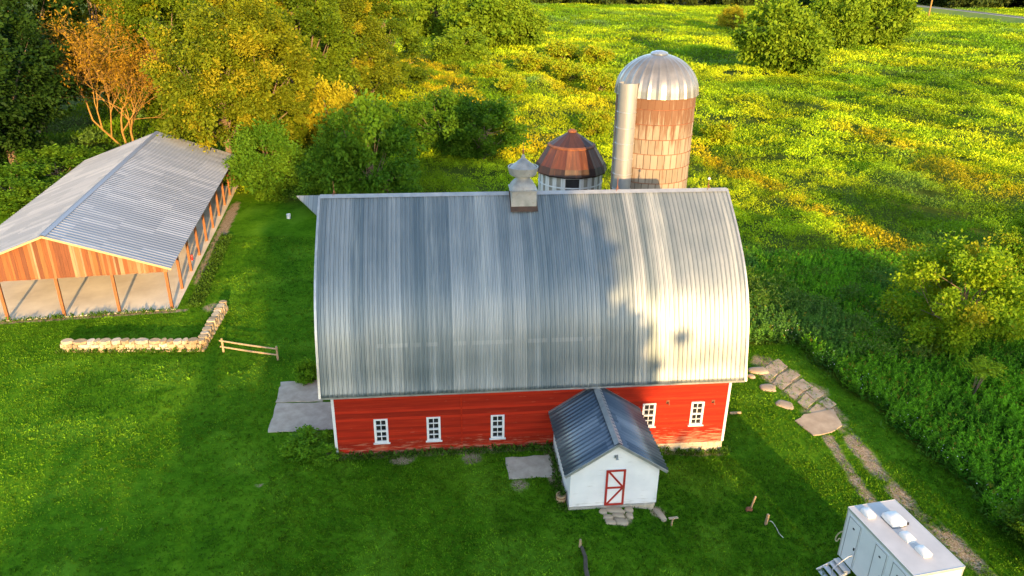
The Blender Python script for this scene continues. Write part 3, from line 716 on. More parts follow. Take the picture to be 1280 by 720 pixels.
for v in (-.45, PV1 + .5):
    b = MB()
    for xa in (PU1 + .46, PU0 - .46): b.beam((xa, v, PE - .09), (PR, v, PT - .07), .05, .14)
    b.build('rake_trim', simple('tan_trim', (.32, .22, .11), (.40, .29, .16), 2, .6, 0, 0), pv)
ex = empty('fire_extinguisher', pav(.12, 2 * sp + .1, 1.0), PAV_A, 'small red fire extinguisher hanging on a pavilion side post', 'extinguisher')
M['exred'] = simple('extinguisher_red', (.45, .012, .01), (.5, .02, .015), 3, .35, 0, 0)
MB().lathe([(.001, 0), (.075, 0), (.08, .02), (.08, .38), (.05, .44), (.02, .46)], 16).build('cylinder', M['exred'], ex, True)
b = MB(); b.tube([(0, 0, .46), (0, 0, .52)], .02, 8); b.box(-.015, .09, -.012, .012, .50, .53); b.tube([(.03, 0, .5), (.10, 0, .42), (.10, 0, .2)], .012, 6); b.build('valve', M['dark'], ex)

# ------------------------------------------------------------------ dry stone wall
def stone(b, c, sx, sy, sz_, rz, rnd, colr, n=6):
    """rounded irregular block"""
    Mx = Matrix.Translation(c) @ Matrix.Rotation(rz, 4, 'Z'); vs = []
    for z_, k in ((0, .94), (.12, 1.0), (.85, .99), (1.0, .90)):
        for q in range(8):
            t = 2 * math.pi * (q + .5) / 8; m_ = max(abs(math.cos(t)), abs(math.sin(t))) ** 1.1
            vs.append(Mx @ Vector((sx / 2 * math.cos(t) / m_ * k * rnd.uniform(.93, 1.05), sy / 2 * math.sin(t) / m_ * k * rnd.uniform(.93, 1.05), (z_ + rnd.uniform(-.05, .05)) * sz_)))
    fs = [(i_ * 8 + q, i_ * 8 + (q + 1) % 8, (i_ + 1) * 8 + (q + 1) % 8, (i_ + 1) * 8 + q) for i_ in range(3) for q in range(8)] + [tuple(range(24, 32)), tuple(reversed(range(8)))]
    b.add(vs, fs, None, colr)
rr = random.Random(12); b = MB()
def wall_run(b, A, B, h, th, rows):
    d = (B - A); L = d.length; d.normalize(); rz = math.atan2(d.y, d.x); nn = Vector((-d.y, d.x, 0))
    zz = -.08
    for r_ in range(rows):
        hh = h / rows * rr.uniform(.92, 1.1); s = rr.uniform(-.2, .05)
        while s < L - .1:
            w = rr.uniform(.22, .85) if r_ < rows - 1 else rr.uniform(.28, .95); w = min(w, L + .1 - s)
            k = rr.uniform(.72, 1.05); c = rr.choice([(.50, .41, .27), (.45, .34, .20), (.54, .47, .36), (.36, .28, .17)])
            p = A + d * (s + w / 2) + nn * rr.uniform(-.03, .03)
            for off in ((-th / 4, th / 4) if r_ < rows - 1 else (0,)):
                stone(b, Vector((p.x, p.y, zz)) + nn * off, w * .93, th * ((.52 if r_ < rows - 1 else 1.0) * rr.uniform(.88, 1.06)), hh * rr.uniform(.8, 1.15), rz + rr.uniform(-.05, .05), rr, tuple(q * k for q in c))
            s += w
        zz += hh
wA, wB, wC = at(80, 438), at(254, 437), at(281, 388)
O = Vector((wB.x, wB.y, 0))
wall_run(b, Vector((wA.x, wA.y, .0)), Vector((wB.x + .1, wB.y, .0)), .82, .62, 4); wall_run(b, Vector((wB.x - .1, wB.y + .25, 0)), Vector((wC.x, wC.y, 0)), .85, .55, 4)
sw = b.build('stone_wall', M['stones']); tag(sw, 'low L shaped dry stone wall of pale blocks on the lawn before the pavilion', 'stone wall')
# rail fence
fA, fB = at(279.5, 440), at(347.5, 450)
rf_ = empty('rail_fence', (fA.x, fA.y, 0), 0, 'short two rail wooden fence panel standing on the lawn', 'fence')
d = Vector((fB.x - fA.x, fB.y - fA.y, 0)); a = math.atan2(d.y, d.x); rf_.rotation_euler = (0, 0, a); L = d.length
for x in (0, L): MB().tube([(x, 0, -.1), (x + .01, 0, .55), (x, 0, 1.0)], [.075, .07, .065], 8).build('post', M['wood'], rf_)
for z_ in (.42, .86): MB().tube([(-.12, -.08, z_ + .01), (L * .5, -.085, z_ - .02), (L + .12, -.08, z_)], [.05, .06, .05], 8).build('rail', M['wood'], rf_)

# ------------------------------------------------------------------ pads, stones
def padpoly(name, pxs, h=.06, mat='concrete'):
    P = [at(*p) for p in pxs]; b = MB(); zt = max(p.z for p in P) + h; b.slab([(p.x, p.y) for p in P][::-1], zt - h - .35, zt)
    return b.build(name, M[mat], None, bevel=.02)
def padpoly2(name, pxs, h, mat):
    P = [at(*p) for p in pxs]; zt = sum(p.z for p in P) / len(P) + h
    area = sum(P[i_].x * P[(i_ + 1) % len(P)].y - P[(i_ + 1) % len(P)].x * P[i_].y for i_ in range(len(P)))
    if area < 0: P = P[::-1]
    cx_ = sum(p.x for p in P) / len(P); cy_ = sum(p.y for p in P) / len(P)
    b = MB(); n_ = len(P); vs = []
    # subdivide outline and jitter so the edge is broken
    pts = []
    for i_ in range(n_):
        p, q = P[i_], P[(i_ + 1) % n_]; k_ = max(1, int((q - p).length / .35))
        for j in range(k_): r_ = p.lerp(q, j / k_); pts.append((r_.x + random.uniform(-.04, .04), r_.y + random.uniform(-.04, .04)))
    o_ = MB().slab([(x - cx_, y - cy_) for x, y in pts], -.3, 0).build(name, M[mat], None, bevel=.015); o_.location = (cx_, cy_, zt); return o_
tag(padpoly2('concrete_pad', [(351, 478), (402, 475), (404, 502), (345, 503)], .05, 'concrete'), kind='structure')
tag(padpoly2('concrete_pad', [(345, 504.5), (425, 503), (425, 537), (335, 541)], .045, 'concrete'), kind='structure')
tag(padpoly2('concrete_pad', [(631, 573), (688, 569), (693, 596), (637, 599)], .05, 'concrete'), kind='structure')
def boulder(name, px, py, sx, sy, h, rz, lab, cat, grp=None, mat='flag'):
    p = at(px, py); b = MB(); rb = random.Random(int(px * 7 + py)); n_ = 18; vs = []; ph = [rb.uniform(0, 6.28) for _ in range(3)]
    rings = [(1.0, -1.2), (1.0, .25), (.93, .7), (.75, .95), (.4, 1.02)]
    for k, zz in rings:
        for q in range(n_):
            t = 2 * math.pi * q / n_; m_ = max(abs(math.cos(t)), abs(math.sin(t))) ** .45
            w = 1 + .10 * math.sin(2 * t + ph[0]) + .07 * math.sin(3 * t + ph[1]) + .04 * math.sin(5 * t + ph[2])
            vs.append((sx / 2 * k * w * math.cos(t) / m_, sy / 2 * k * w * math.sin(t) / m_, zz * h))
    fs = [(i_ * n_ + q, i_ * n_ + (q + 1) % n_, (i_ + 1) * n_ + (q + 1) % n_, (i_ + 1) * n_ + q) for i_ in range(len(rings) - 1) for q in range(n_)] + [tuple(range(4 * n_, 5 * n_))]
    o = b.add(vs, fs).build(name, M[mat], None, True, angle=50); o.location = p; o.rotation_euler = (0, 0, rz); return tag(o, lab, cat, grp)
BG = 'large rounded stones by the barn corner'
boulder('boulder', 948, 464, 1.2, .95, .15, .2, 'rounded boulder closest to the right barn corner', 'boulder', BG)
boulder('boulder', 960, 485, 1.1, .85, .10, -.2, 'rounded flat boulder second in line from the barn corner', 'boulder', BG)
boulder('boulder', 981, 506, 1.0, .95, .08, -.5, 'long flat boulder third in line beside the cracked flagstones', 'boulder', BG)
boulder('boulder', 939, 471, .5, .5, .12, .4, 'small dark boulder squeezed against the barn corner', 'boulder', BG)
def zc_(x, y): return (900 + x / 2.571, 440 + y / 2.571)
names = ['first', 'second', 'third', 'fourth', 'fifth']
for i_ in range(5):
    for j in (0, 1):
        rj = random.Random(i_ * 2 + j); G = lambda a, c: (152 + a * 40 + (-30, 0, 30)[c] + rj.uniform(-3, 3), 40 + a * 30 + (27, 0, -20)[c] + rj.uniform(-3, 3)); e0, e1 = i_ + .07, i_ + .93
        q_ = [G(e0, j), G(e0, j + 1), G(e1, j + 1), G(e1, j)]; mx_ = sum(p[0] for p in q_) / 4; my_ = sum(p[1] for p in q_) / 4
        q_ = [zc_(mx_ + (p[0] - mx_) * .95, my_ + (p[1] - my_) * .95) for p in q_]
        tag(padpoly2('flagstone', q_, .03, 'flag'), '%s flagstone in the %s row of the cracked path from the barn' % (('left', 'right')[j], names[i_]), 'flagstone', 'flagstones of the cracked path')
tag(padpoly2('flagstone', [(994, 527), (1005, 519), (1042, 512), (1053, 533), (1040, 541), (1017, 545)], .06, 'flag'), 'largest pale slab at the lower end of the cracked stone path', 'flagstone', 'flagstones of the cracked path')
SG = 'stepping stones at the shed door'
for (x, y, w, h_, lb) in ((768, 638, .95, .42, 'wide stepping stone right below the red shed door'), (786, 637.5, .4, .42, 'small stepping stone right of the wide door stone'), (754, 640, .35, .4, 'small stepping stone left of the wide door stone'),
                          (773, 645, .55, .3, 'narrow middle row stepping stone before the shed'), (760, 647, .5, .3, 'left stone of the middle row before the shed door'), (787, 645, .35, .4, 'right end stone of the middle row before the shed'),
                          (763, 653, .5, .35, 'lower left stepping stone farthest from the shed door'), (777, 653, .65, .4, 'lower right stepping stone farthest from the shed door')):
    boulder('stepping_stone', x, y, w, h_, .10, random.uniform(-.1, .1), lb, 'stepping stone', SG)
boulder('stone_slab', 824.5, 644, .35, .95, .10, .35, 'narrow pale stone slab lying in grass off the shed corner', 'stone')

# barrel planter
pp = at(701, 627); pt = empty('barrel_planter', pp, 0, 'wooden half barrel planter beside the left shed wall', 'planter')
MB().lathe([(.001, 0), (.20, 0), (.25, .22), (.235, .44), (.20, .44), (.19, .36), (.001, .36)], 18).build('barrel', M['wood'], pt, True)
b = MB()
for z_ in (.1, .34): b.lathe([(.23 + .03 * (z_ > .2), z_ - .02), (.25 + .012 * (z_ > .2), z_), (.235 + .02 * (z_ > .2), z_ + .02)], 18)
b.build('hoops', M['rust'], pt, True)
# stakes, stick, hose
def stake(px, py, h, tilt, lab, w=.07, top=None):
    p = at(px, py); e_ = empty('wooden_stake', p, 0, lab, 'stake'); e_.rotation_euler = (tilt[0], tilt[1], .3)
    MB().box(-w / 2, w / 2, -w / 2, w / 2, -.1, h).build('stake_post', M['wood'], e_, bevel=.006)
    return e_
s1 = stake(938, 637, .8, (.0, .22), 'leaning orange wooden stake in the grass with a dark stone at its foot'); boulder('rock', 936, 638, .32, .28, .16, 0, 'small dark rock at the foot of the leaning stake', 'rock', None, 'rust')
stake(957, 656, .62, (0, .08), 'upright wooden stake with a pale hose beside it', .11)
p0, p1, p2, p3 = at(962, 652), at(968, 657), at(974, 668), at(979, 673)
b = MB(); b.tube([p + Vector((0, 0, .04)) for p in (p0, at(965, 653), p1, at(971, 662), p2, p3)], .022, 6); tag(b.build('hose', simple('hose_cream', (.5, .5, .36), (.6, .58, .42), 3, .5, 0, 0)), 'thin pale hose lying in the grass by the upright stake', 'hose')
e_ = stake(839, 657, .42, (0, .1), 'short wooden stake with a flat crosspiece near the shed'); MB().box(-.22, .26, -.06, .06, .42, .47).build('crosspiece', M['flag'], e_, bevel=.006)
pA, pB = at(727, 686), at(736, 730); b = MB(); ps = [pA, pA.lerp(pB, .3) + Vector((.07, 0, 0)), pA.lerp(pB, .65) + Vector((-.02, 0, 0)), pB]
b.tube([p + Vector((0, 0, .10)) for p in ps], [.075, .085, .095, .10], 9); lg = b.build('log', simple('dark_log', (.035, .026, .02), (.09, .07, .05), 4, .9, 0, .5)); tag(lg, 'dark weathered log lying on the front lawn', 'log')
MB().tube([pA + Vector((-.06, .1, .02)), pA + Vector((-.06, .12, .42))], [.07, .05], 8).build('branch_stub', M['wood'], lg)
pA = at(919, 518); MB_ = MB(); MB_.tube([pA + Vector((-.35, 0, .08)), pA + Vector((.35, .08, .08))], [.08, .075], 9); tag(MB_.build('log', M['wood']), 'short pale log lying beside the right barn corner', 'log')
pA = at(361, 273); b = MB().lathe([(.001, 0), (.19, 0), (.22, .45), (.20, .46), (.17, .4), (.001, .4)], 16); o = b.build('bucket', M['white'], None, True); o.location = pA; tag(o, 'small white bucket in the grass at the edge of the trees', 'bucket')

# ------------------------------------------------------------------ trailer
TA, TB, TD = at(1061, 634.5, 2.25), at(1117.5, 624.5, 2.25), at(1142.5, 720, 2.25)
dl = Vector((TD.x - TA.x, TD.y - TA.y, 0)); TL = dl.length; dl.normalize(); wl = Vector((-dl.y, dl.x, 0)); TW = (TB - TA).dot(wl)
ta = math.atan2(dl.y, dl.x)          # local x runs along the trailer towards the camera, local y across it
tr = empty('restroom_trailer', (TA.x, TA.y, -.9), ta, 'white boxy restroom trailer with roof vents and folding steps, lower right', 'trailer')
TZ0, TZ1 = .52, 3.15
M['trwhite'] = simple('trailer_white', (.58, .59, .61), (.68, .68, .69), .8, .4, 0, .03)
M['trroof'] = simple('trailer_roof', (.36, .355, .36), (.46, .45, .45), .9, .5, 0, .05)
MB().box(0, TL, 0, TW, TZ0, TZ1 - .03).build('body', M['trwhite'], tr, bevel=.03)
rfT = MB().box(-.015, TL + .015, -.015, TW + .015, TZ1 - .026, TZ1 + .02).build('roof', M['trroof'], tr, bevel=.012)
b = MB()
for y in (-.025, TW + .005): b.box(-.02, TL + .02, y, y + .02, TZ1 - .09, TZ1 + .03)
for x in (-.03, TL + .01): b.box(x, x + .02, 0, TW, TZ1 - .09, TZ1 + .03)
for x in (-.012, TL - .05):
    for y in (-.012, TW - .05): b.box(x, x + .062, y, y + .062, TZ0, TZ1 - .1)
b.build('edge_trim', simple('trim_alu', (.6, .58, .55), (.7, .68, .65), 3, .35, .5, 0), tr)
M['doorgap'] = simple('door_gap_grey', (.10, .10, .11), (.16, .16, .17), 3, .7, 0, 0)
side = wl.dot(Vector((1, 0, 0)))      # which local y faces the photo's left
yL = 0 if side > 0 else TW; sg = -1 if side > 0 else 1
def on_side(b, x0, x1, z0, z1, d0, d1): return b.box(x0, x1, min(yL + sg * d0, yL + sg * d1), max(yL + sg * d0, yL + sg * d1), z0, z1)
for x0, w in ((.22, .75), (1.95, .68), (3.0, .75)):
    dd = on_side(MB(), x0, x0 + w, TZ0 + .1, TZ1 - .28, .002, .03).build('door', M['trwhite'], tr, bevel=.01)
    b = MB(); on_side(b, x0 - .045, x0 - .005, TZ0 + .06, TZ1 - .24, .002, .035); on_side(b, x0 + w + .005, x0 + w + .045, TZ0 + .06, TZ1 - .24, .002, .035); on_side(b, x0 - .005, x0 + w + .005, TZ1 - .275, TZ1 - .235, .002, .035)
    b.build('door_frame', M['white'], dd)
    b = MB(); on_side(b, x0 - .004, x0 + .022, TZ0 + .1, TZ1 - .28, .031, .034); on_side(b, x0 + w - .022, x0 + w + .004, TZ0 + .1, TZ1 - .28, .031, .034); on_side(b, x0 + .022, x0 + w - .022, TZ1 - .30, TZ1 - .28, .031, .034); b.build('door_gap_shade', M['doorgap'], dd)  # dark strips stand in for the shaded gaps round the door
    b = MB(); on_side(b, x0 + w - .12, x0 + w - .06, 1.55, 1.68, .032, .07); b.build('handle', M['dark'], dd)
    b = MB(); on_side(b, x0 + w * .5 - .05, x0 + w * .5 + .05, 2.45, 2.52, .032, .05); b.build('occupied_sign', M['dark'], dd)
def pillow(b, cx_, cy_, sx, sy, h, z_, taper=.8):
    rings = [(1, 0), (1, .35), (.96, .7), (taper, 1.0)]; vs = []; n_ = 20
    for k, q in rings:
        for i_ in range(n_):
            t = 2 * math.pi * (i_ + .5) / n_; m_ = max(abs(math.cos(t)), abs(math.sin(t))) ** .75
            vs.append((cx_ + sx / 2 * k * math.cos(t) / m_, cy_ + sy / 2 * k * math.sin(t) / m_, z_ + q * h))
    return b.add(vs, [(i_ * n_ + k, i_ * n_ + (k + 1) % n_, (i_ + 1) * n_ + (k + 1) % n_, (i_ + 1) * n_ + k) for i_ in range(3) for k in range(n_)] + [tuple(range(3 * n_, 4 * n_))])
def rp(px, py): # pixel on roof -> local
    p = at(px, py, 2.3); q = Vector((p.x - TA.x, p.y - TA.y, 0)); return q.dot(dl), q.dot(wl)
zt = TZ1 + .021
M['vent'] = simple('vent_plastic', (.58, .58, .58), (.68, .67, .66), 2, .4, 0, 0)
for px, py in ((1085, 642), (1134, 672), (1154, 690)):
    x, y = rp(px, py); pillow(MB(), x, y, .58, .42, .20, zt, .6).build('roof_vent', M['vent'], rfT, True, angle=50)
x, y = rp(1117, 651); ac = pillow(MB(), x, y, .80, .72, .27, zt + .03, .72).build('air_conditioner', M['vent'], rfT, True, angle=50); ac2 = pillow(MB(), x, y, .82, .74, .05, zt, .98).build('air_conditioner_base', M['dark'], rfT)
x, y = rp(1135, 655); MB().lathe([(.04, zt - .01), (.04, zt + .1), (.001, zt + .1)], 10, x, y).build('vent_pipe', M['dark'], rfT)
# steps on the left side near the far end
M['alu'] = simple('aluminium', (.48, .49, .50), (.6, .6, .61), 4, .4, .5, .05)
st = empty('steps', (0, 0, 0)); st.parent = tr
b = MB(); x0, x1 = .22, .97
on_side(b, x0 - .02, x1 + .02, TZ0 - .05, TZ0 + .0, .04, .36)
st_tread = b; 
for k in range(3): on_side(b, x0, x1, TZ0 - .17 * (k + 1) - .04 + .03, TZ0 - .17 * (k + 1) + .03, .30 + .26 * k, .56 + .26 * k)
b.build('treads', M['alu'], st, bevel=.006)
b = MB()
for x in (x0 - .03, x1 + .03):
    A_, B_ = (x, yL + sg * .06, TZ0 - .06), (x, yL + sg * 1.1, .02); b.beam(A_, B_, .03, .14)
b.build('stringers', M['white'], st)
for x in (x1 + .05,):
    MB().tube([(x, yL + sg * .05, TZ0 + .9), (x, yL + sg * .35, TZ0 + .88), (x, yL + sg * .8, TZ0 + .55), (x, yL + sg * 1.0, TZ0 + .35), (x, yL + sg * 1.0, .1)], .022, 8).build('handrail', M['alu'], st, True)
# hose loop at the far end wall
gy_ = TW * .12 if side > 0 else TW * .88
b = MB(); b.tube([(x, gy_, z) for x, z in smooth_prof([(-.01, 1.62), (-.20, 1.58), (-.42, 1.38), (-.58, 1.08), (-.64, .82), (-.58, .72), (-.50, .80), (-.44, .98), (-.30, 1.05), (-.01, 1.06)], 4)], .03, 8)
b.build('grab_rail', simple('tan_pipe', (.45, .36, .22), (.55, .45, .3), 3, .45, 0, 0), tr, True)
for x in (TL * .45, TL * .62):
    for y in (.12, TW - .34):
        w_ = MB(); Mx = Matrix.Translation((x, y, .33)) @ Matrix.Rotation(R(-90), 4, 'X'); q = MB().lathe([(.16, 0), (.31, .0), (.33, .04), (.33, .18), (.31, .22), (.16, .22)], 24); w_.add([Mx @ Vector(p) for p in q.v], q.f); wh = w_.build('wheel', M['dark'], tr, True)
        q = MB().lathe([(.001, .03), (.17, .03), (.17, .19), (.001, .19)], 20); w2 = MB(); w2.add([Mx @ Vector(p) for p in q.v], q.f); w2.build('rim', M['alu'], wh, True)
for x in (.25, TL - .25):
    for y in (.2, TW - .2): MB().tube([(x, y, -.05), (x, y, TZ0)], .04, 8).build('jack', M['alu'], tr)

# ------------------------------------------------------------------ trees
def lobes(d, seed, n=9, amp=.32):
    r_ = np.random.default_rng(seed); c = unit(r_.normal(size=(n, 3))); a = r_.uniform(-amp, amp, n)
    return 1 + (np.exp((d @ c.T - 1) * 5) * a).sum(1)
def make_crown(seed, H, Rr, base=.2, ncl=90, per=180, ls=.45, pal=((.05, .09, .012), (.10, .13, .015)), yellow=0.0, shell=.45, clr=(.16, .26), zpow=1.0):
    r_ = np.random.default_rng(seed)
    d = unit(r_.normal(size=(ncl, 3))); rad = (shell + (1 - shell) * r_.random(ncl) ** .5) * lobes(d, seed + 1)
    hz = H * (1 - base) / 2; cz = H * base + hz
    Cc = d * rad[:, None] * np.array([Rr, Rr, hz]) * .88 + np.array([0, 0, cz])
    # broader below the middle
    k = (Cc[:, 2] - H * base) / (H * (1 - base)); Cc[:, :2] *= (1.12 - .42 * np.clip(k, 0, 1) ** 1.5)[:, None]
    crad = Rr * r_.uniform(clr[0], clr[1], ncl)
    idx = np.repeat(np.arange(ncl), per); n = len(idx)
    dd = unit(r_.normal(size=(n, 3))); rr_ = crad[idx] * r_.random(n) ** .45
    sp_ = unit(unit(Cc - np.array([0, 0, cz * .8])) + r_.normal(size=(ncl, 3)) * .35)
    P = Cc[idx] + dd * rr_[:, None] * np.array([.95, .95, .75]) + sp_[idx] * (crad[idx] * np.abs(r_.normal(size=n)) * .62)[:, None]
    out = unit(P - np.array([0, 0, cz]))
    D = unit(dd * .5 + out * .35 + r_.normal(size=(n, 3)) * .75 + np.array([0, 0, -.15])) * (ls * r_.uniform(.65, 1.3, n) * r_.uniform(.7, 1.45, ncl)[idx])[:, None]
    p0, p1 = np.array(pal[0]), np.array(pal[1])
    cm = r_.random(ncl)[idx] * .65 + r_.random(n) * .35
    C = p0 + (p1 - p0) * cm[:, None]
    if yellow:
        yc = r_.random(ncl) < yellow; m_ = yc[idx] | (r_.random(n) < yellow * .3)
        C[m_] = C[m_] * .35 + np.array([.27, .235, .012]) * .7
    V, F, Cq = leaves(P, D, np.linalg.norm(D, axis=1) * .62, C)
    # curved limbs to a share of the clusters
    b = MB(); n_l = min(26, ncl); pick = r_.choice(ncl, n_l, replace=False); tz = H * max(base, .10)
    b.tube([(0, 0, -.3), (Rr * .015, 0, tz * .6), (-.02 * Rr, Rr * .02, tz + hz * .5), (0, 0, cz + hz * .3)], [H * .022 + .05, H * .018 + .03, H * .012, H * .004], 9)
    for q in pick:
        z0 = tz * .8 + (cz - tz * .8) * r_.random() * .9; e_ = Cc[q]; a = np.array([0, 0, min(z0, e_[2])]); m_ = a * .5 + e_ * .5 + np.array([0, 0, -.06 * Rr]) + r_.normal(size=3) * .05 * Rr
        b.tube([a, a * .75 + m_ * .25, m_, e_], [H * .008 + .02, H * .0065 + .02, H * .004 + .01, .015], 5)
    return (V, F, Cq), b
TREE_MESH = {}
def tree_mesh(key, **kw):
    (V, F, C), b = make_crown(**kw); me = np_mesh('crown', V, F, C, M['leaf'], link=False)
    t = b.build('trunk', M['bark']); tm = t.data; bpy.data.objects.remove(t); TREE_MESH[key] = (me, tm, kw['H'], kw['Rr'])
OLIVE = [((.032, .068, .004), (.125, .185, .009)), ((.048, .076, .004), (.172, .195, .008)), ((.040, .072, .004), (.155, .190, .009))]
GREEN = ((.030, .095, .006), (.095, .185, .012))
LIME = ((.075, .150, .008), (.170, .250, .014))
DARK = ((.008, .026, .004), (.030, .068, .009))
for q in range(3): tree_mesh('olive%d' % q, seed=10 + q, H=22, Rr=7, base=.05, ncl=190, per=300, ls=.33, pal=OLIVE[q], yellow=(.04, .10, .07)[q], shell=.5, clr=(.10, .19))
for q in range(2): tree_mesh('green%d' % q, seed=20 + q, H=8, Rr=4.5, base=.04, ncl=90, per=190, ls=.30, pal=GREEN, shell=.4, clr=(.15, .26))
tree_mesh('over', seed=15, H=19, Rr=7, base=.30, ncl=150, per=300, ls=.32, pal=OLIVE[2], yellow=.12, shell=.45, clr=(.12, .22))
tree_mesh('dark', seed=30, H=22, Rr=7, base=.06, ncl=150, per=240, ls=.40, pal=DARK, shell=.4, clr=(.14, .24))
for q in range(2): tree_mesh('lime%d' % q, seed=40 + q, H=10, Rr=6, base=.02, ncl=130, per=130, ls=.55, pal=LIME, shell=.5, clr=(.14, .24))
tree_mesh('yellow', seed=50, H=8, Rr=4, base=.08, ncl=90, per=150, ls=.30, pal=((.16, .17, .008), (.32, .30, .014)), yellow=.45, shell=.35)
tree_mesh('shrub', seed=60, H=4, Rr=2.6, base=.0, ncl=70, per=90, ls=.30, pal=((.14, .22, .010), (.28, .34, .012)), yellow=.25, shell=.4, clr=(.18, .3))
tree_mesh('mixed', seed=70, H=6.5, Rr=4.6, base=.03, ncl=130, per=260, ls=.19, pal=((.085, .19, .008), (.24, .34, .012)), yellow=.06, shell=.42, clr=(.13, .21))
tree_mesh('low', seed=90, H=2, Rr=2, base=.0, ncl=60, per=110, ls=.26, pal=((.05, .15, .008), (.14, .30, .016)), shell=.4, clr=(.16, .28))
tree_mesh('caster', seed=80, H=20, Rr=6, base=.0, ncl=120, per=70, ls=1.0, pal=DARK, shell=.25, clr=(.2, .32))
def tree(name, key, loc, H, Rr, label, cat='tree', group=None, rz=None):
    me, tm, H0, R0 = TREE_MESH[key]; e_ = empty(name, loc, random.uniform(0, 6.28) if rz is None else rz, label, cat, group); e_.scale = (Rr / R0, Rr / R0, H / H0)
    for nm, d_ in (('trunk', tm), ('crown', me)): o = bpy.data.objects.new(nm, d_); col.objects.link(o); o.parent = e_
    return e_
WG = 'tall trees of the wood on the left'
T = [  # px, py, H, R, key, label
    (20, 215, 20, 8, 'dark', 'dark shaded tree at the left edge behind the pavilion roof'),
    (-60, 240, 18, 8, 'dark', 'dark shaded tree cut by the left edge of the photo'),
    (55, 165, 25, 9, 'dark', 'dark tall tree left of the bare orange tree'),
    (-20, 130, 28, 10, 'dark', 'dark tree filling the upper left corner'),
    (140, 140, 26, 9, 'olive1', 'olive tree rising just behind the bare orange tree'),
    (222, 172, 24, 8, 'olive0', 'olive tree right behind the far end of the pavilion ridge'),
    (292, 229, 18, 6.8, 'over', 'sunlit olive tree overhanging the back right corner of the pavilion roof'),
    (330, 220, 20, 6.4, 'olive1', 'sunlit yellow olive tree in the middle of the wood front'),
    (290, 130, 29, 10, 'olive2', 'tall olive tree behind the wood front at the top'),
    (385, 188, 23, 7.6, 'olive0', 'broad olive tree above the small yellow tree'),
    (370, 115, 28, 10, 'olive1', 'tall olive tree at the back of the wood, top middle'),
    (448, 160, 21, 7.6, 'olive2', 'rounded olive tree at the right end of the wood'),
    (482, 118, 20, 8, 'olive0', 'rightmost olive tree of the wood beside the meadow gap'),
    (440, 90, 26, 10, 'olive2', 'olive tree at the back right of the wood')]
for px, py, H, Rr, key, lb in T: tree('broadleaf_tree', key, at(px, py), H, Rr, lb, 'tree', WG)
tree('small_tree', 'yellow', at(420, 205), 10, 3.6, 'small bright yellow tree in front of the olive wood')
tree('small_tree', 'green0', at(338, 247), 7.5, 4.2, 'light green small tree beside the back post of the pavilion', rz=1)
tree('small_tree', 'green1', at(465, 262), 10.5, 5.2, 'deep green bushy tree just above the left end of the barn ridge')
tree('small_tree', 'green0', at(420, 262), 7, 4.0, 'dark green low tree left of the deep green bushy tree')
tree('bush', 'green1', at(555, 190), 7.5, 5.5, 'dark green bush left half of the pair beyond the barn cupola', 'bush')
tree('bush', 'green0', at(605, 200), 7.5, 5.2, 'dark green bush right half of the pair beyond the barn cupola', 'bush')
tree('bush', 'green1', at(75, 232), 4, 5, 'green leafy bush behind the left slope of the pavilion roof', 'bush')
tree('bush', 'green0', at(20, 262), 4, 5, 'green low bush behind the left eave of the pavilion', 'bush')
# meadow trees
MG = 'leafy trees standing in the far meadow'
for px, py, H, Rr, key, lb in [
    (545, 48, 17, 10, 'lime0', 'green tree left of the clump at the top centre'), (600, 62, 16, 11, 'lime1', 'middle green tree of the clump at the top centre'), (640, 60, 14, 9, 'lime0', 'right green tree of the clump at the top centre'),
    (973, 93, 15.5, 9.2, 'lime0', 'round dense tree standing alone in the meadow right of the silo'), (1035, 62, 17, 10, 'lime1', 'left tree of the big pair at the top right'), (1090, 58, 18, 10.5, 'lime0', 'right tree of the big pair at the top right'),
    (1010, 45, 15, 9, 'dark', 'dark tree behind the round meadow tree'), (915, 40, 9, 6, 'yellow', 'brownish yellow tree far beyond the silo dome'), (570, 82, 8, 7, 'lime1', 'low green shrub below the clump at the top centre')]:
    tree('meadow_tree', key, at(px, py), H, Rr, lb, 'tree', MG)
SGp = 'yellow green shrubs in the meadow'
for px, py, H, Rr, lb in [(668, 92, 4.5, 4, 'yellow shrub right below the top centre tree clump'), (705, 78, 5, 5, 'low shrub highest in the row left of the silo'), (712, 104, 4.5, 4, 'lowest left yellow shrub of the meadow row'), (745, 84, 5, 4.5, 'green yellow shrub just left of the silo dome'), (750, 118, 4.5, 3.6, 'bright yellow shrub beside the silo dome edge'),
                          (640, 118, 3.4, 3, 'yellow shrub at the left of the meadow above the bushes'), (530, 165, 3.2, 2.6, 'yellow shrub at the mouth of the meadow gap'), (745, 168, 3.4, 2.6, 'yellow shrub near the left side of the silo'), (895, 178, 3, 2.5, 'low shrub right beside the silo wall'), (610, 100, 3.6, 3.6, 'yellow shrub beneath the middle tree of the top clump')]:
    tree('shrub', 'shrub', at(px, py), H, Rr, lb, 'shrub', SGp)
tree('small_tree', 'mixed', at(1192, 430), 7.0, 4.9, 'broad yellow green tree among the weeds at the right', 'tree', None, 2.0)
tree('small_tree', 'mixed', at(1310, 362), 6, 4, 'tree cut by the right edge of the photo', 'tree', None, .5)
tree('small_tree', 'mixed', at(1278, 330), 4.5, 2.5, 'small tree behind the broad one at the right edge', 'tree', None, 4.0)
tree('bush', 'green0', at(1305, 695), 2.6, 1.9, 'rounded bush at the right edge beside the lawn', 'bush')
tree('bush', 'low', at(384, 562), .85, 1.25, 'low green bush at the left front corner of the barn', 'bush')
tree('bush', 'low', at(408, 572), .6, .8, 'smaller bush squeezed between the low bush and the barn', 'bush')
tree('flower_bush', 'low', at(385, 474), 1.1, .75, 'small flowering bush at the back of the concrete pad', 'bush')
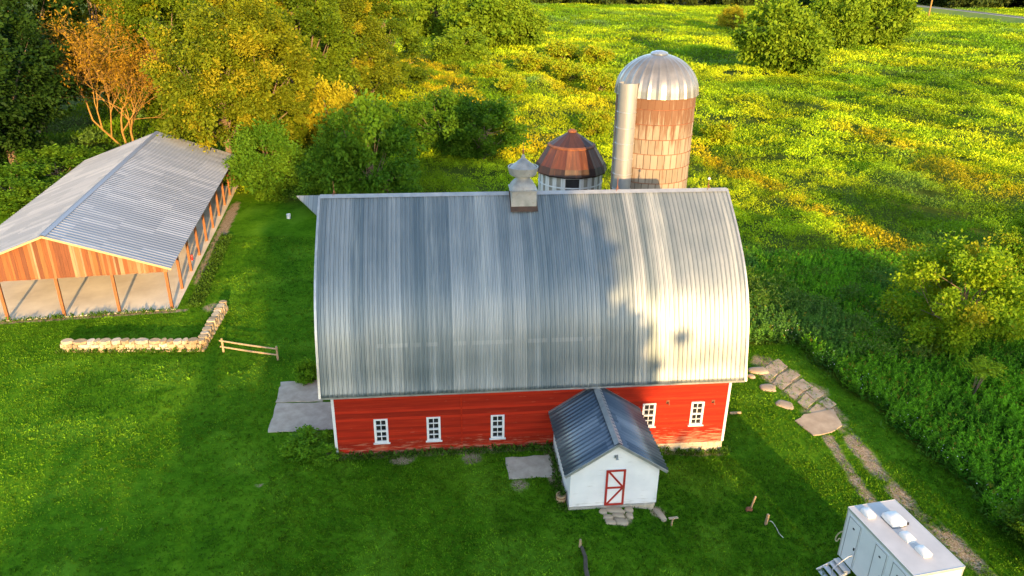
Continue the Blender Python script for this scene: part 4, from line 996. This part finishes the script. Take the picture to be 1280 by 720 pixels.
# bare tree: recursive limbs
def bare(loc, seed, H):
    e_ = empty('bare_tree', loc, 0, 'leafless orange lit tree with many twigs behind the pavilion', 'tree'); r_ = random.Random(seed); b = MB(); tips = []
    def grow(p, d, L, rad, k):
        pts = [p]; q = p.copy(); dd = d.copy()
        for s in range(4):
            dd = (dd + Vector((r_.gauss(0, .13), r_.gauss(0, .13), r_.gauss(.04, .1)))).normalized(); q = q + dd * L / 4; pts.append(q.copy())
        b.tube(pts, [rad, rad * .9, rad * .8, rad * .7, rad * .6], 7 if k < 2 else 4)
        if k >= 5: tips.append(q); return
        for c in range(3 if k < 4 else 2):
            ax_ = dd.orthogonal().normalized(); ax_.rotate(Matrix.Rotation(r_.uniform(0, 6.28), 3, dd)); nd = (dd * r_.uniform(.7, 1.1) + ax_ * r_.uniform(.45, .85)).normalized()
            grow(pts[r_.choice((2, 3, 4))] if c else q, nd, L * r_.uniform(.62, .85), rad * r_.uniform(.5, .68), k + 1)
    for (dx, dy) in ((-.30, -.1), (.12, .05), (-.05, .25), (-.55, -.2)): grow(Vector((dx * .8, dy, -.3)), Vector((dx, dy, 1)).normalized(), H * .32, .16, 0)
    b.build('trunk', M['pale_bark'], e_)
    tp = np.array([tuple(t) for t in tips]); tp = tp[(tp[:, 2] > H * .35)]; n = len(tp) * 14; P = np.repeat(tp, 14, axis=0) + rng.normal(size=(n, 3)) * .55
    D = rng.normal(size=(n, 3)) * .22; C = np.array([.24, .14, .010]) * rng.uniform(.6, 1.3, (n, 1)); V, F, Cq = leaves(P, D, np.full(n, .16), C); np_mesh('crown', V, F, Cq, M['leaf'], e_)
bare(at(166, 190), 3, 19)
# sumac with long feathery leaves
def sumac(loc):
    e_ = empty('sumac', loc, 0, 'young feathery leaved tree with arching bright fronds, lower right weeds', 'tree'); r_ = random.Random(1); b = MB(); P = []; D = []
    for s in range(5):
        t = r_.uniform(0, 6.28); top = Vector((math.cos(t) * r_.uniform(.2, 1.0), math.sin(t) * r_.uniform(.2, 1.0), r_.uniform(1.8, 3.0))); b.tube([(0, 0, -.1), top * .5 + Vector((0, 0, .1)), top], [.03, .025, .015], 5)
        for f in range(10):
            a = r_.uniform(0, 6.28); L = r_.uniform(.8, 1.2); dr_ = Vector((math.cos(a), math.sin(a), .35))
            for k in range(9):
                q = top + dr_ * L * k / 9 + Vector((0, 0, -.5 * L * (k / 9) ** 2)); sd_ = Vector((-math.sin(a), math.cos(a), -.2))
                for s_ in (-1, 1): P.append(q); D.append(sd_ * s_ * .30 * (1 - .5 * k / 9) + dr_ * .1)
    b.build('trunk', M['bark'], e_); P = np.array(P); D = np.array(D); n = len(P); C = np.array([.22, .32, .014]) * rng.uniform(.6, 1.3, (n, 1)); V, F, Cq = leaves(P, D, np.full(n, .10), C); np_mesh('crown', V, F, Cq, M['leaf'], e_)
sumac(at(1212, 500))
# trees behind the photographer that shade the yard
CG = 'trees behind the photographer shading the yard'
for x, y, H, Rr, lb in [(-3, -31, 13, 5.0, 'low broadleaf tree behind the photographer, farthest left of the row'), (4, -33, 15.5, 5.0, 'low broadleaf tree behind the photographer, second from the left'),
                        (11.5, -30, 28, 6.0, 'tall broadleaf tree behind the photographer, left of the tallest'), (15, -35, 31, 6.0, 'tall broadleaf tree behind the photographer, just behind the tallest two'), (18.5, -29, 31, 6.5, 'tallest broadleaf tree behind the photographer'), (21.6, -33, 29, 3.6, 'slim tall broadleaf tree behind the photographer'),
                        (25.2, -30, 13.2, 3.6, 'small broadleaf tree in the gap behind the photographer, left one'), (29.3, -31, 13.4, 3.8, 'small broadleaf tree in the gap behind the photographer, right one'), (46, -30, 19, 6.5, 'broadleaf tree behind the photographer, right of the gap'), (56, -32, 18.5, 7.5, 'broadleaf tree behind the photographer, second right of the gap'), (68, -30, 18, 7.5, 'broadleaf tree behind the photographer, third right of the gap'), (81, -32, 18, 7.5, 'broadleaf tree behind the photographer, farthest right of the row')]:
    tree('broadleaf_tree', 'caster', (x, y, -.4), H, Rr, lb, 'tree', CG)
# far wood at the horizon
def far_wood():
    r_ = np.random.default_rng(5); V_, F_, C_ = [], [], []; off = 0; (V, F, C), _ = make_crown(99, 20, 9, 0, 40, 26, 2.2, ((.020, .042, .010), (.06, .085, .014)), 0, .4, (.2, .34))
    pts = [at(x, 9 + (x - 1165) * .02 - r_.uniform(0, 5), 0) for x in np.arange(1165, 1420, 7)] + [at(x, 5 - r_.uniform(0, 5), 0) for x in np.arange(820, 1165, 8)] + [at(x, 6 - r_.uniform(0, 5), 0) for x in np.arange(480, 820, 9)]
    for p in pts:
        s = r_.uniform(.7, 1.25); a = r_.uniform(0, 6.28); Q = V * s; Q = np.stack([Q[:, 0] * math.cos(a) - Q[:, 1] * math.sin(a), Q[:, 0] * math.sin(a) + Q[:, 1] * math.cos(a), Q[:, 2]], 1) + np.array([p.x, p.y, 0])
        V_.append(Q); F_.append(F + off); C_.append(C * r_.uniform(.8, 1.2)); off += len(V)
    tag(np_mesh('far_wood', np.concatenate(V_), np.concatenate(F_), np.concatenate(C_), M['leaf']), 'dark far off wood along the top of the photo beyond the road', 'wood', None, 'stuff')
far_wood()
# utility pole
p = at(1160, 23); up = empty('utility_pole', p, 0, 'pale utility pole standing by the distant road', 'pole')
MB().tube([(0, 0, -.3), (0, 0, 13)], [.42, .32], 8).build('pole', M['pale_bark'], up); MB().beam((-1.6, 0, 12.2), (1.6, 0, 12.2), .2, .25).build('crossarm', M['wood'], up)

# ------------------------------------------------------------------ plants and grass
def visible(P, m=150):
    x, y, d = project(P); return (x > -m) & (x < 1280 + m) & (y > -60) & (y < 720 + m)
def scatter(x0, x1, y0, y1, n, keep):
    x = rng.uniform(x0, x1, n); y = rng.uniform(y0, y1, n); P = np.stack([x, y, gz(x, y)], 1); k = visible(P); P = P[k]; k = keep(P[:, 0], P[:, 1]) > rng.random(len(P)); return P[k]
def occupied(x, y, grow=0.0):
    o = np.zeros(len(x), bool)
    for O_, A_, (a, b_, c, d_) in ((BL, BARN_A, (-.1, 21, -.1, 10.5)), (BL, BARN_A, (11.4, 15.75, -5.25, 0)), (PO, PAV_A, (-15.2, .35, -.2, 33.4))):
        u, v = inv_frame(x, y, O_, A_); o |= (u > a - grow) & (u < b_ + grow) & (v > c - grow) & (v < d_ + grow)
    o |= np.hypot(x - SX, y - SY) < 2.7; o |= np.hypot(x - KX, y - KY) < 2.4
    for p_ in PADS: 
        q = np.ones(len(x), bool)
        for (ax_, ay_), (bx_, by_) in zip(p_, p_[1:] + p_[:1]): q &= ((bx_ - ax_) * (y - ay_) - (by_ - ay_) * (x - ax_)) < 0
        o |= q
    return o
PADS = [pl((351, 478), (402, 475), (425, 503), (425, 537), (335, 541)), pl((631, 573), (688, 569), (693, 596), (637, 599)), pl((752, 634), (792, 633), (788, 656), (756, 657)), pl((994, 527), (1005, 519), (1042, 512), (1053, 533), (1040, 541), (1017, 545))]
def clump_leaves(P, n_per, rad, h, ls, colf, upw=.6, wr=.35):
    n = len(P); idx = np.repeat(np.arange(n), n_per); m = len(idx); s = rng.uniform(.6, 1.35, n)
    off = rng.normal(size=(m, 3)) * np.array([.5, .5, 0]) * (rad * s[idx])[:, None]; z = rng.random(m) ** .8 * (h * s)[idx] * np.exp(-(off[:, 0] ** 2 + off[:, 1] ** 2) / (2 * (rad * s[idx]) ** 2 + 1e-6))
    Q = P[idx] + off + np.stack([np.zeros(m), np.zeros(m), z], 1)
    D = rng.normal(size=(m, 3)) * .7; D[:, 2] = np.abs(D[:, 2]) * .4 + upw; D = unit(D) * (ls * s[idx] * rng.uniform(.6, 1.3, m))[:, None]
    return leaves(Q, D, np.linalg.norm(D, axis=1) * wr, colf(P[idx, 0], P[idx, 1], z / (h * s[idx] + 1e-6), idx))
def pick(cols, w):
    return np.array(cols)[None] * 0
GOLD1 = pl((855, 186), (960, 238), (1060, 285), (1150, 335), (1290, 430)); GOLD2 = pl((520, 75), (560, 120), (610, 150), (660, 190)); GOLD3 = pl((1080, 170), (1180, 215), (1290, 250)); GOLD4 = pl((640, 75), (720, 120), (760, 150))
def gold(x, y):
    n = fbm(x, y, 9, 91, 4)
    return np.maximum(ss(1.15 - seg_dist(x, y, GOLD1) / (1.2 + 4.5 * n)), np.maximum(ss(1.15 - seg_dist(x, y, GOLD2) / (2 + 10 * n)), np.maximum(.8 * ss(1.1 - seg_dist(x, y, GOLD3) / (2 + 11 * n)), .7 * ss(1.1 - seg_dist(x, y, GOLD4) / (2 + 9 * n)))))
def field_col(x, y, t, idx):
    a = .6 * fbm(x, y, 34, 21, 3) + .4 * fbm(x, y, 12, 22, 2); b_ = .55 * fbm(x, y, 18, 25, 3) + .45 * fbm(x, y, 5, 26, 2); ind = rng.random(idx.max() + 1)[idx]
    g1 = np.array([.085, .175, .005]); g2 = np.array([.215, .315, .007]); yl = np.array([.33, .37, .008]); bl = np.array([.10, .185, .045]); dk = np.array([.055, .120, .008])
    C = g1 + (g2 - g1) * ss((a - .35) / .3)[:, None]
    yw = ss((b_ - .50) / .10) * ss((a - .38) / .2); C = C + (yl - C) * (yw * (.45 + .5 * ind))[:, None]
    bw = ss((.42 - b_) / .1) * ss((.55 - a) / .15); C = C + (bl - C) * (bw * .8)[:, None]
    dw = ss((fbm(x, y, 3, 31, 2) - .62) / .1); C = C + (dk - C) * (dw * .6)[:, None]
    gd = gold(x, y) * ss((fbm(x, y, 2.5, 95, 3) - .30) / .2); C = C + (np.array([.40, .27, .008]) - C) * (gd * (.35 + .5 * ind))[:, None]
    C = C * ((.80 + .35 * ind) * (.92 + .55 * ss((fbm(x, y, 7, 97, 3) - .3) / .4)))[:, None]
    u2, v2 = inv_frame(x, y, BL, BARN_A); near = ss((30 - v2) / 14) * ss((u2 - 19) / 5); C = C + (np.array([.065, .135, .030]) - C) * (near * .8 * (1 - gd))[:, None]
    return C * (rng.uniform(.8, 1.2, len(x)))[:, None]
def cat_build(name, parts, label, cat):
    off = 0; V_, F_, C_ = [], [], []
    for V, F, C in parts: V_.append(V); F_.append(F + off); C_.append(C); off += len(V)
    return tag(np_mesh(name, np.concatenate(V_), np.concatenate(F_), np.concatenate(C_), M['grass']), label, cat, None, 'stuff')
RPL = [(p[0], p[1]) for p in RP]; fk = lambda x, y: field_mask(x, y) * ~occupied(x, y, .2) * (seg_dist(x, y, RPL) > 12)
parts = []
P = scatter(-75, 75, 44, 100, 60000, fk); P = P[(P[:, 1] > 58) | (P[:, 0] < 40)]
P = P[rng.random(len(P)) < .35 + .65 * ss((fbm(P[:, 0], P[:, 1], 3.5, 63, 3) - .36) / .2)]; P[:, 2] += 1.0 * ss((fbm(P[:, 0], P[:, 1], 4, 61, 3) - .5) / .2); parts.append(clump_leaves(P, 17, .50, .6, .20, field_col, .40, .40))
P = scatter(-70, 150, 98, 190, 60000, fk); P = P[rng.random(len(P)) < .35 + .65 * ss((fbm(P[:, 0], P[:, 1], 5, 63, 3) - .36) / .2)]; P[:, 2] += 1.1 * ss((fbm(P[:, 0], P[:, 1], 7, 61, 3) - .42) / .25); parts.append(clump_leaves(P, 15, .85, .7, .33, field_col, .35, .42))
P = scatter(-130, 330, 190, 470, 60000, fk); P[:, 2] += .7 * ss((fbm(P[:, 0], P[:, 1], 12, 61, 3) - .42) / .25); parts.append(clump_leaves(P, 14, 1.6, .9, .55, field_col, .4, .5))
cat_build('meadow_plants', parts, 'sunlit meadow of yellow green weeds and goldenrod behind the barn', 'meadow')
# tall weed strip on the right: upright stems ringed with narrow leaves
def weed_parts(P, L, h, ll):
    n = len(P); idx = np.repeat(np.arange(n), L); m = len(idx); H = h * rng.uniform(.6, 1.25, n); t = rng.random(m) ** .8
    lean = rng.normal(size=(n, 2)) * .12; Q = P[idx].copy(); Q[:, :2] += lean[idx] * (t * H[idx])[:, None]; Q[:, 2] += t * H[idx]
    a = rng.uniform(0, 6.28, m); D = np.stack([np.cos(a), np.sin(a), .35 + .8 * t], 1); D = unit(D) * (ll * (1.15 - .75 * t) * rng.uniform(.7, 1.2, m))[:, None]
    x, y = P[idx, 0], P[idx, 1]; a_ = fbm(x, y, 4, 41, 3); tone = rng.random(n)[idx]
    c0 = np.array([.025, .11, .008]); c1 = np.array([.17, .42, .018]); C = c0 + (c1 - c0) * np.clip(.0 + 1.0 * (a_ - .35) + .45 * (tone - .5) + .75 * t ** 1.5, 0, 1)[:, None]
    blue = ss((fbm(x, y, 6, 45, 2) - .52) / .1)[:, None]; C = C + (np.array([.075, .160, .055]) - C) * blue * .55
    tip = (t > .82) & (tone > .9); C[tip] = np.array([.20, .17, .02])
    return leaves(Q, D, np.linalg.norm(D, axis=1) * .26, C * rng.uniform(.7, 1.25, (m, 1)))
P = scatter(15, 52, 22, 64, 26000, fk)
parts = [weed_parts(P, 26, 1.15, .34), clump_leaves(scatter(15, 52, 22, 64, 14000, fk), 10, .4, .5, .28, lambda x, y, t, i: np.array([.055, .135, .014]) * rng.uniform(.6, 1.4, (len(x), 1)))]
fe = scatter(15, 30, 24, 55, 3000, lambda x, y: fk(x, y) * (seg_dist(x, y, EDGE) < 1.3)); Q = fe + np.array([0, 0, .75]) + rng.normal(size=fe.shape) * .15; n = len(Q); parts.append(leaves(Q, unit(rng.normal(size=(n, 3))) * .07, np.full(n, .07), np.full((n, 3), .62)))
cat_build('tall_weeds', parts, 'tall green weeds with small white flowers along the right lawn edge', 'weeds')
# lawn
def lawn_col(x, y, t, idx):
    a = fbm(x, y, 9, 51, 4); b_ = clover_mask(x, y)
    c0 = np.array([.030, .100, .003]); c1 = np.array([.090, .190, .006]); C = c0 + (c1 - c0) * ss((a - .3) / .4)[:, None]; C = C + (np.array([.14, .28, .012]) - C) * (b_ * .55)[:, None]
    C = C * .92 * (1 + .14 * np.sin((x * .985 + y * .17) * 2 * math.pi / 2.6) * ss((fbm(x, y, 14, 81, 2) - .4) / .2))[:, None] * (.45 + 1.1 * rng.random(int(idx.max()) + 1))[idx][:, None]
    return C * rng.uniform(.75, 1.25, (len(x), 1))
lk = lambda x, y: (1 - field_mask(x, y)) * np.clip(1.15 - dirt_mask(x, y) * 1.1, 0, 1) * ~occupied(x, y)
P = scatter(-45, 24, 20, 66, 130000, lk); P2 = scatter(-12, 24, 20, 34, 30000, lk); P = np.concatenate([P, P2])
lawn = [clump_leaves(P, 4, .12, .025, .095, lawn_col, .45, .36)]
P = scatter(-45, 24, 20, 66, 26000, lambda x, y: lk(x, y) * clover_mask(x, y)); lawn.append(clump_leaves(P, 5, .12, .06, .13, lawn_col, .5, .4))
def edge_keep(x, y):
    u2, v2 = inv_frame(x, y, BL, BARN_A); u, v = inv_frame(x, y, PO, PAV_A)
    k = (np.abs(v2 + .28) < .26) & (u2 > -.2) & (u2 < 21.2) & ~((u2 > 11.3) & (u2 < 15.8)); k |= (np.abs(u2 - 11.15) < .25) & (v2 < 0) & (v2 > -5.4); k |= (np.abs(v + .3) < .16) & (u < .3) & (u > -16); k |= (np.abs(u - 1.5) < .5) & (v > 0) & (v < 30); k |= seg_dist(x, y, [(wA.x, wA.y - .4), (wB.x, wB.y - .4)]) < .15
    return k * 1.0 * ~occupied(x, y)
P = scatter(-45, 14, 26, 66, 260000, lambda x, y: edge_keep(x, y) * .55); lawn.append(clump_leaves(P, 7, .12, .2, .2, lambda x, y, t, i: np.array([.045, .10, .010]) * rng.uniform(.5, 1.6, (len(x), 1)), .7, .3))
cat_build('lawn_grass', lawn, 'short mown green grass of the lawn around the barn', 'grass')
# barrel flowers
P = np.tile(np.array([[pp.x, pp.y, pp.z + .38]]), (14, 1)) + rng.normal(size=(14, 3)) * np.array([.07, .07, 0]); V, F, C = clump_leaves(P, 8, .1, .25, .15, lambda x, y, t, i: np.array([.04, .09, .012]) * rng.uniform(.6, 1.5, (len(x), 1)))
tag(np_mesh('potted_plant', V, F, C, M['leaf']), 'dark leafy plant growing in the half barrel planter', 'plant')
